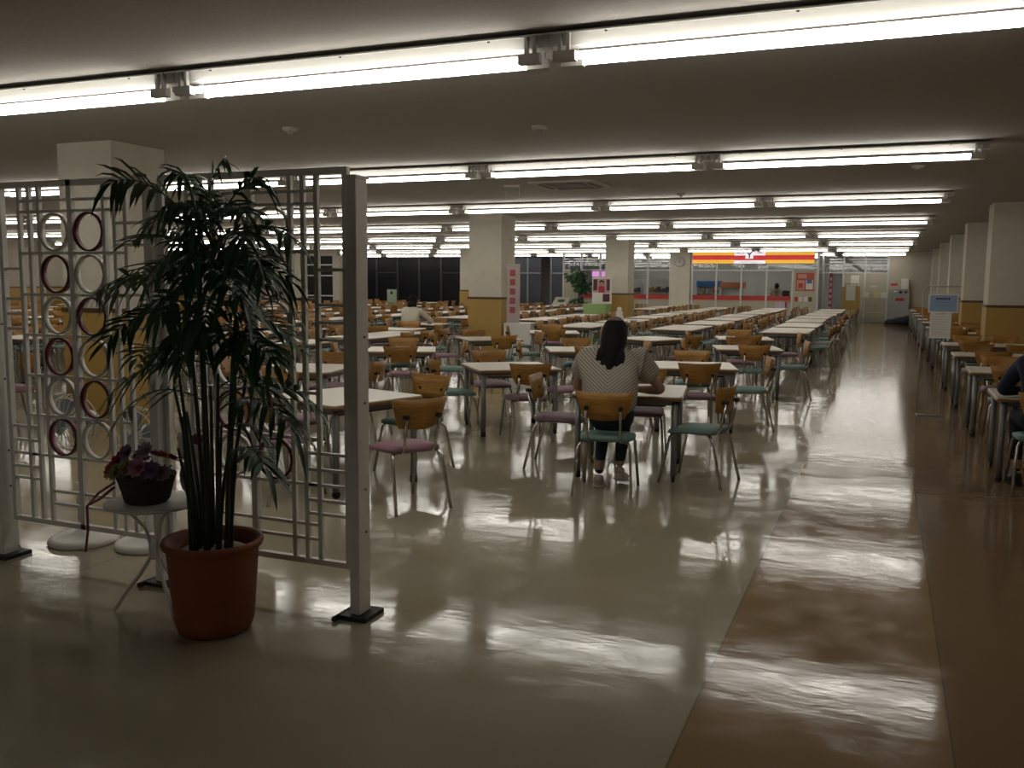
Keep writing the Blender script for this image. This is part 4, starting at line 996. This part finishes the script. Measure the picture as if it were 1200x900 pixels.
# side of the shop and the glazed partition at the back of the aisle
ss = struct('wall_shop_side', MB().box((-2.50, SY, 0), (-2.42, SY + .08, CEIL)).box((-2.50, YB - .08, 0), (-2.42, YB, CEIL)), M_ALU)
MB().box((-2.475, SY + .08, .05), (-2.445, YB - .08, CEIL)).build('pane', M_GLASS, ss)
for y in (38.6, 39.3, 40.2): MB().box((-2.49, y - .03, 0), (-2.43, y + .03, CEIL)).build('mullion', M_ALU, ss)
bp = struct('wall_back_partition', MB().box((-1.62, YB, .02), (.12, YB + .06, 2.06)), M_PANEL)
for x in (-2.47, -1.65, -.79, .10): MB().box((x - .035, YB - .03, 0), (x + .035, YB + .09, CEIL)).build('mullion', M_ALU, bp)
for z in (2.06, 2.42): MB().box((-2.47, YB - .01, z), (.10, YB + .07, z + .045)).build('transom', M_ALU, bp)
for a, b in ((-2.43, -1.69), (-1.61, -.83), (-.75, .06)):
    MB().box((a, YB + .02, 2.47), (b, YB + .03, CEIL)).build('pane', M_GLASS, bp); MB().box((a, YB + .02, 2.10), (b, YB + .03, 2.42)).build('pane', M_GLASS, bp)
MB().box((-2.43, YB + .02, .05), (-1.69, YB + .03, 2.06)).build('pane', M_GLASS, bp)
for (xa, za, xb, zb, m, lab) in ((-1.35, 1.55, -1.02, 1.98, M_PAPER, 'white notice sheet high on the left partition panel'), (-.55, 1.68, -.28, 2.02, mat('poster_faded', (.55, .42, .42), .7), 'faded picture notice on the right partition panel'),
                                 (-.55, 1.5, -.3, 1.55, M_PAPER, 'small white strip notice on the right partition panel')):
    tag(MB().box((xa, YB - .015, za), (xb, YB - .001, zb)).build('wall_notice', m), lab, 'notice')
t = thing('back_room_box', 'dark boxes on the ledge behind the partition glass', 'box', (-.25, YB + .5, 2.1)); MB().box((-.35, -.1, 0), (.3, .2, .25)).build('carton', M_RAIL, t)
MB().box((-.35, -.1, -2.1), (-.3, .2, 0)).build('bracket', M_HOLDER, t)
t = thing('pink_banner', 'tall thin pink advertising banner standing beside the shop entrance', 'banner', (-2.15, 39.6, 0))
MB().tube([(0, 0, .02), (0, 0, 2.1)], .012, 6).build('pole', M_WHITEMETAL, t); MB().box((.0, -.004, .35), (.16, .004, 2.05)).build('cloth', mat('banner_pink', (.50, .10, .20), .7), t)
for k in range(6): MB().box((.04, -.008, 1.75 - .24 * k), (.12, -.004, 1.88 - .24 * k)).build('lettering', M_PAPER, t)
MB().lathe([(0, 0), (.17, 0), (.16, .05), (0, .06)], 16).build('base', M_RED, t)
# easel with a notice
t = thing('notice_easel', 'brown wooden easel holding a white notice at the aisle end', 'easel', (-1.25, 39.2, 0))
MB().box((-.36, 0, .55), (.34, .03, 1.50)).build('board', M_WAIN, t); MB().box((-.20, -.012, .95), (.16, 0, 1.52)).build('paper_sheet', M_PAPER, t)
for s in (-1, 1): MB().tube([(s * .26, -.02, 0), (s * .22, 0.02, 1.62)], .018, 6).build('leg', M_WAIN, t)
MB().tube([(0, .5, 0), (0, .03, 1.5)], .016, 6).build('rear_leg', M_WAIN, t); MB().tube([(-.22, .02, 1.62), (.22, .02, 1.62)], .018, 6).build('top_bar', M_WAIN, t)
# cart
t = thing('wire_cart', 'low grey metal shelf cart by the partition', 'cart', (-.42, 40.3, 0))
for z in (.12, .42, 1.02): MB().box((-.45, -.25, z), (.45, .25, z + .03)).build('shelf_board', M_PANEL if z > 1 else M_HOLDER, t)
for s in (-1, 1):
    for q in (-1, 1): MB().tube([(s * .44, q * .24, .02), (s * .44, q * .24, 1.05)], .016, 6).build('post', M_HOLDER, t)
MB().tube([(.44, -.24, .95), (.56, -.24, .9), (.6, -.24, .7), (.6, -.24, .15)], .018, 6).build('handle', M_HOLDER, t)
for k, (xx, mm) in enumerate(((-.3, M_PAPER), (.12, mat('yellow_card', (.60, .55, .28), .7)), (.4, M_PAPER))):
    tag(MB().box((-.42 + xx - .12, 40.2, 1.06), (-.42 + xx + .12, 40.23, 1.29)).build('stand_card', mm), ['white card leaning on the left of the cart', 'yellow card standing on the cart', 'white card on the right of the cart'][k], 'card')
# fire cabinet, bag, bin
t = thing('fire_cabinet', 'grey fire hose cabinet with red lamp against the back wall', 'cabinet', (.62, YB - .004, 0))
MB().bevbox((-.42, -.24, .02), (.36, 0, 1.42), .015).build('body', mat('cabinet_grey', (.36, .37, .36), .5), t)
for xx, m in ((-.22, M_ALU), (.0, M_BLACK), (.2, mat('lamp_red', (.16, .02, .02), .4))):
    o = MB().lathe([(0, 0), (.055, 0), (.05, .03), (0, .035)], 14).build('indicator', m, t, (xx, -.24, 1.30)); o.rotation_euler = (PI / 2, 0, 0)
MB().box((-.19, -.246, .93), (.14, -.24, 1.05)).build('red_label', M_RED, t)
MB().box((.30, -.25, .55), (.33, -.24, .75)).build('handle', M_CHROME, t)
tag(MB().box((.22, YB - .02, 1.56), (.48, YB - .001, 1.65)).build('red_notice', M_RED), 'small red notice on the back wall above the fire cabinet', 'notice')
tag(MB().bevbox((.62, YB - .22, 1.42), (.92, YB - .04, 1.85), .03).build('white_bag', M_PAPER), 'white paper bag standing on the fire cabinet', 'bag')
t = thing('dark_bag', 'dark duffel bag lying on the floor before the fire cabinet', 'bag', (.55, 39.4, 0))
mb = MB(); prof = [(-.5, .10), (-.42, .20), (-.1, .26), (.25, .36), (.42, .42), (.48, .30), (.5, .1)]
vs = []
for xx, zz in prof: vs += [(xx, -.2, .01), (xx, -.18, zz * .8), (xx, 0, zz), (xx, .18, zz * .8), (xx, .2, .01)]
fs = []
for i in range(len(prof) - 1):
    for j in range(5): fs.append((i * 5 + j, i * 5 + (j + 1) % 5, (i + 1) * 5 + (j + 1) % 5, (i + 1) * 5 + j))
fs += [(0, 1, 2, 3, 4), tuple((len(prof) - 1) * 5 + j for j in (4, 3, 2, 1, 0))]
mb.add(vs, fs, 0, True).build('body', mat('bag_navy', (.012, .013, .022), .6), t)
MB().tube([(-.2, -.19, .15), (-.1, -.25, .3), (.1, -.25, .32), (.2, -.19, .18)], .014, 6).build('strap', M_BLACK, t)
t = thing('waste_bin', 'small white waste bin on the floor beside the dark bag', 'bin', (1.18, 39.9, 0))
MB().add([(-.17, -.14, 0), (.17, -.14, 0), (.17, .14, 0), (-.17, .14, 0), (-.2, -.17, .38), (.2, -.17, .38), (.2, .17, .38), (-.2, .17, .38)], [(0, 3, 2, 1), (0, 1, 5, 4), (1, 2, 6, 5), (2, 3, 7, 6), (3, 0, 4, 7)]).build('body', M_WHITEMETAL, t)
MB().box((-.21, -.18, .37), (.21, .18, .39)).build('rim', M_WHITEMETAL, t)
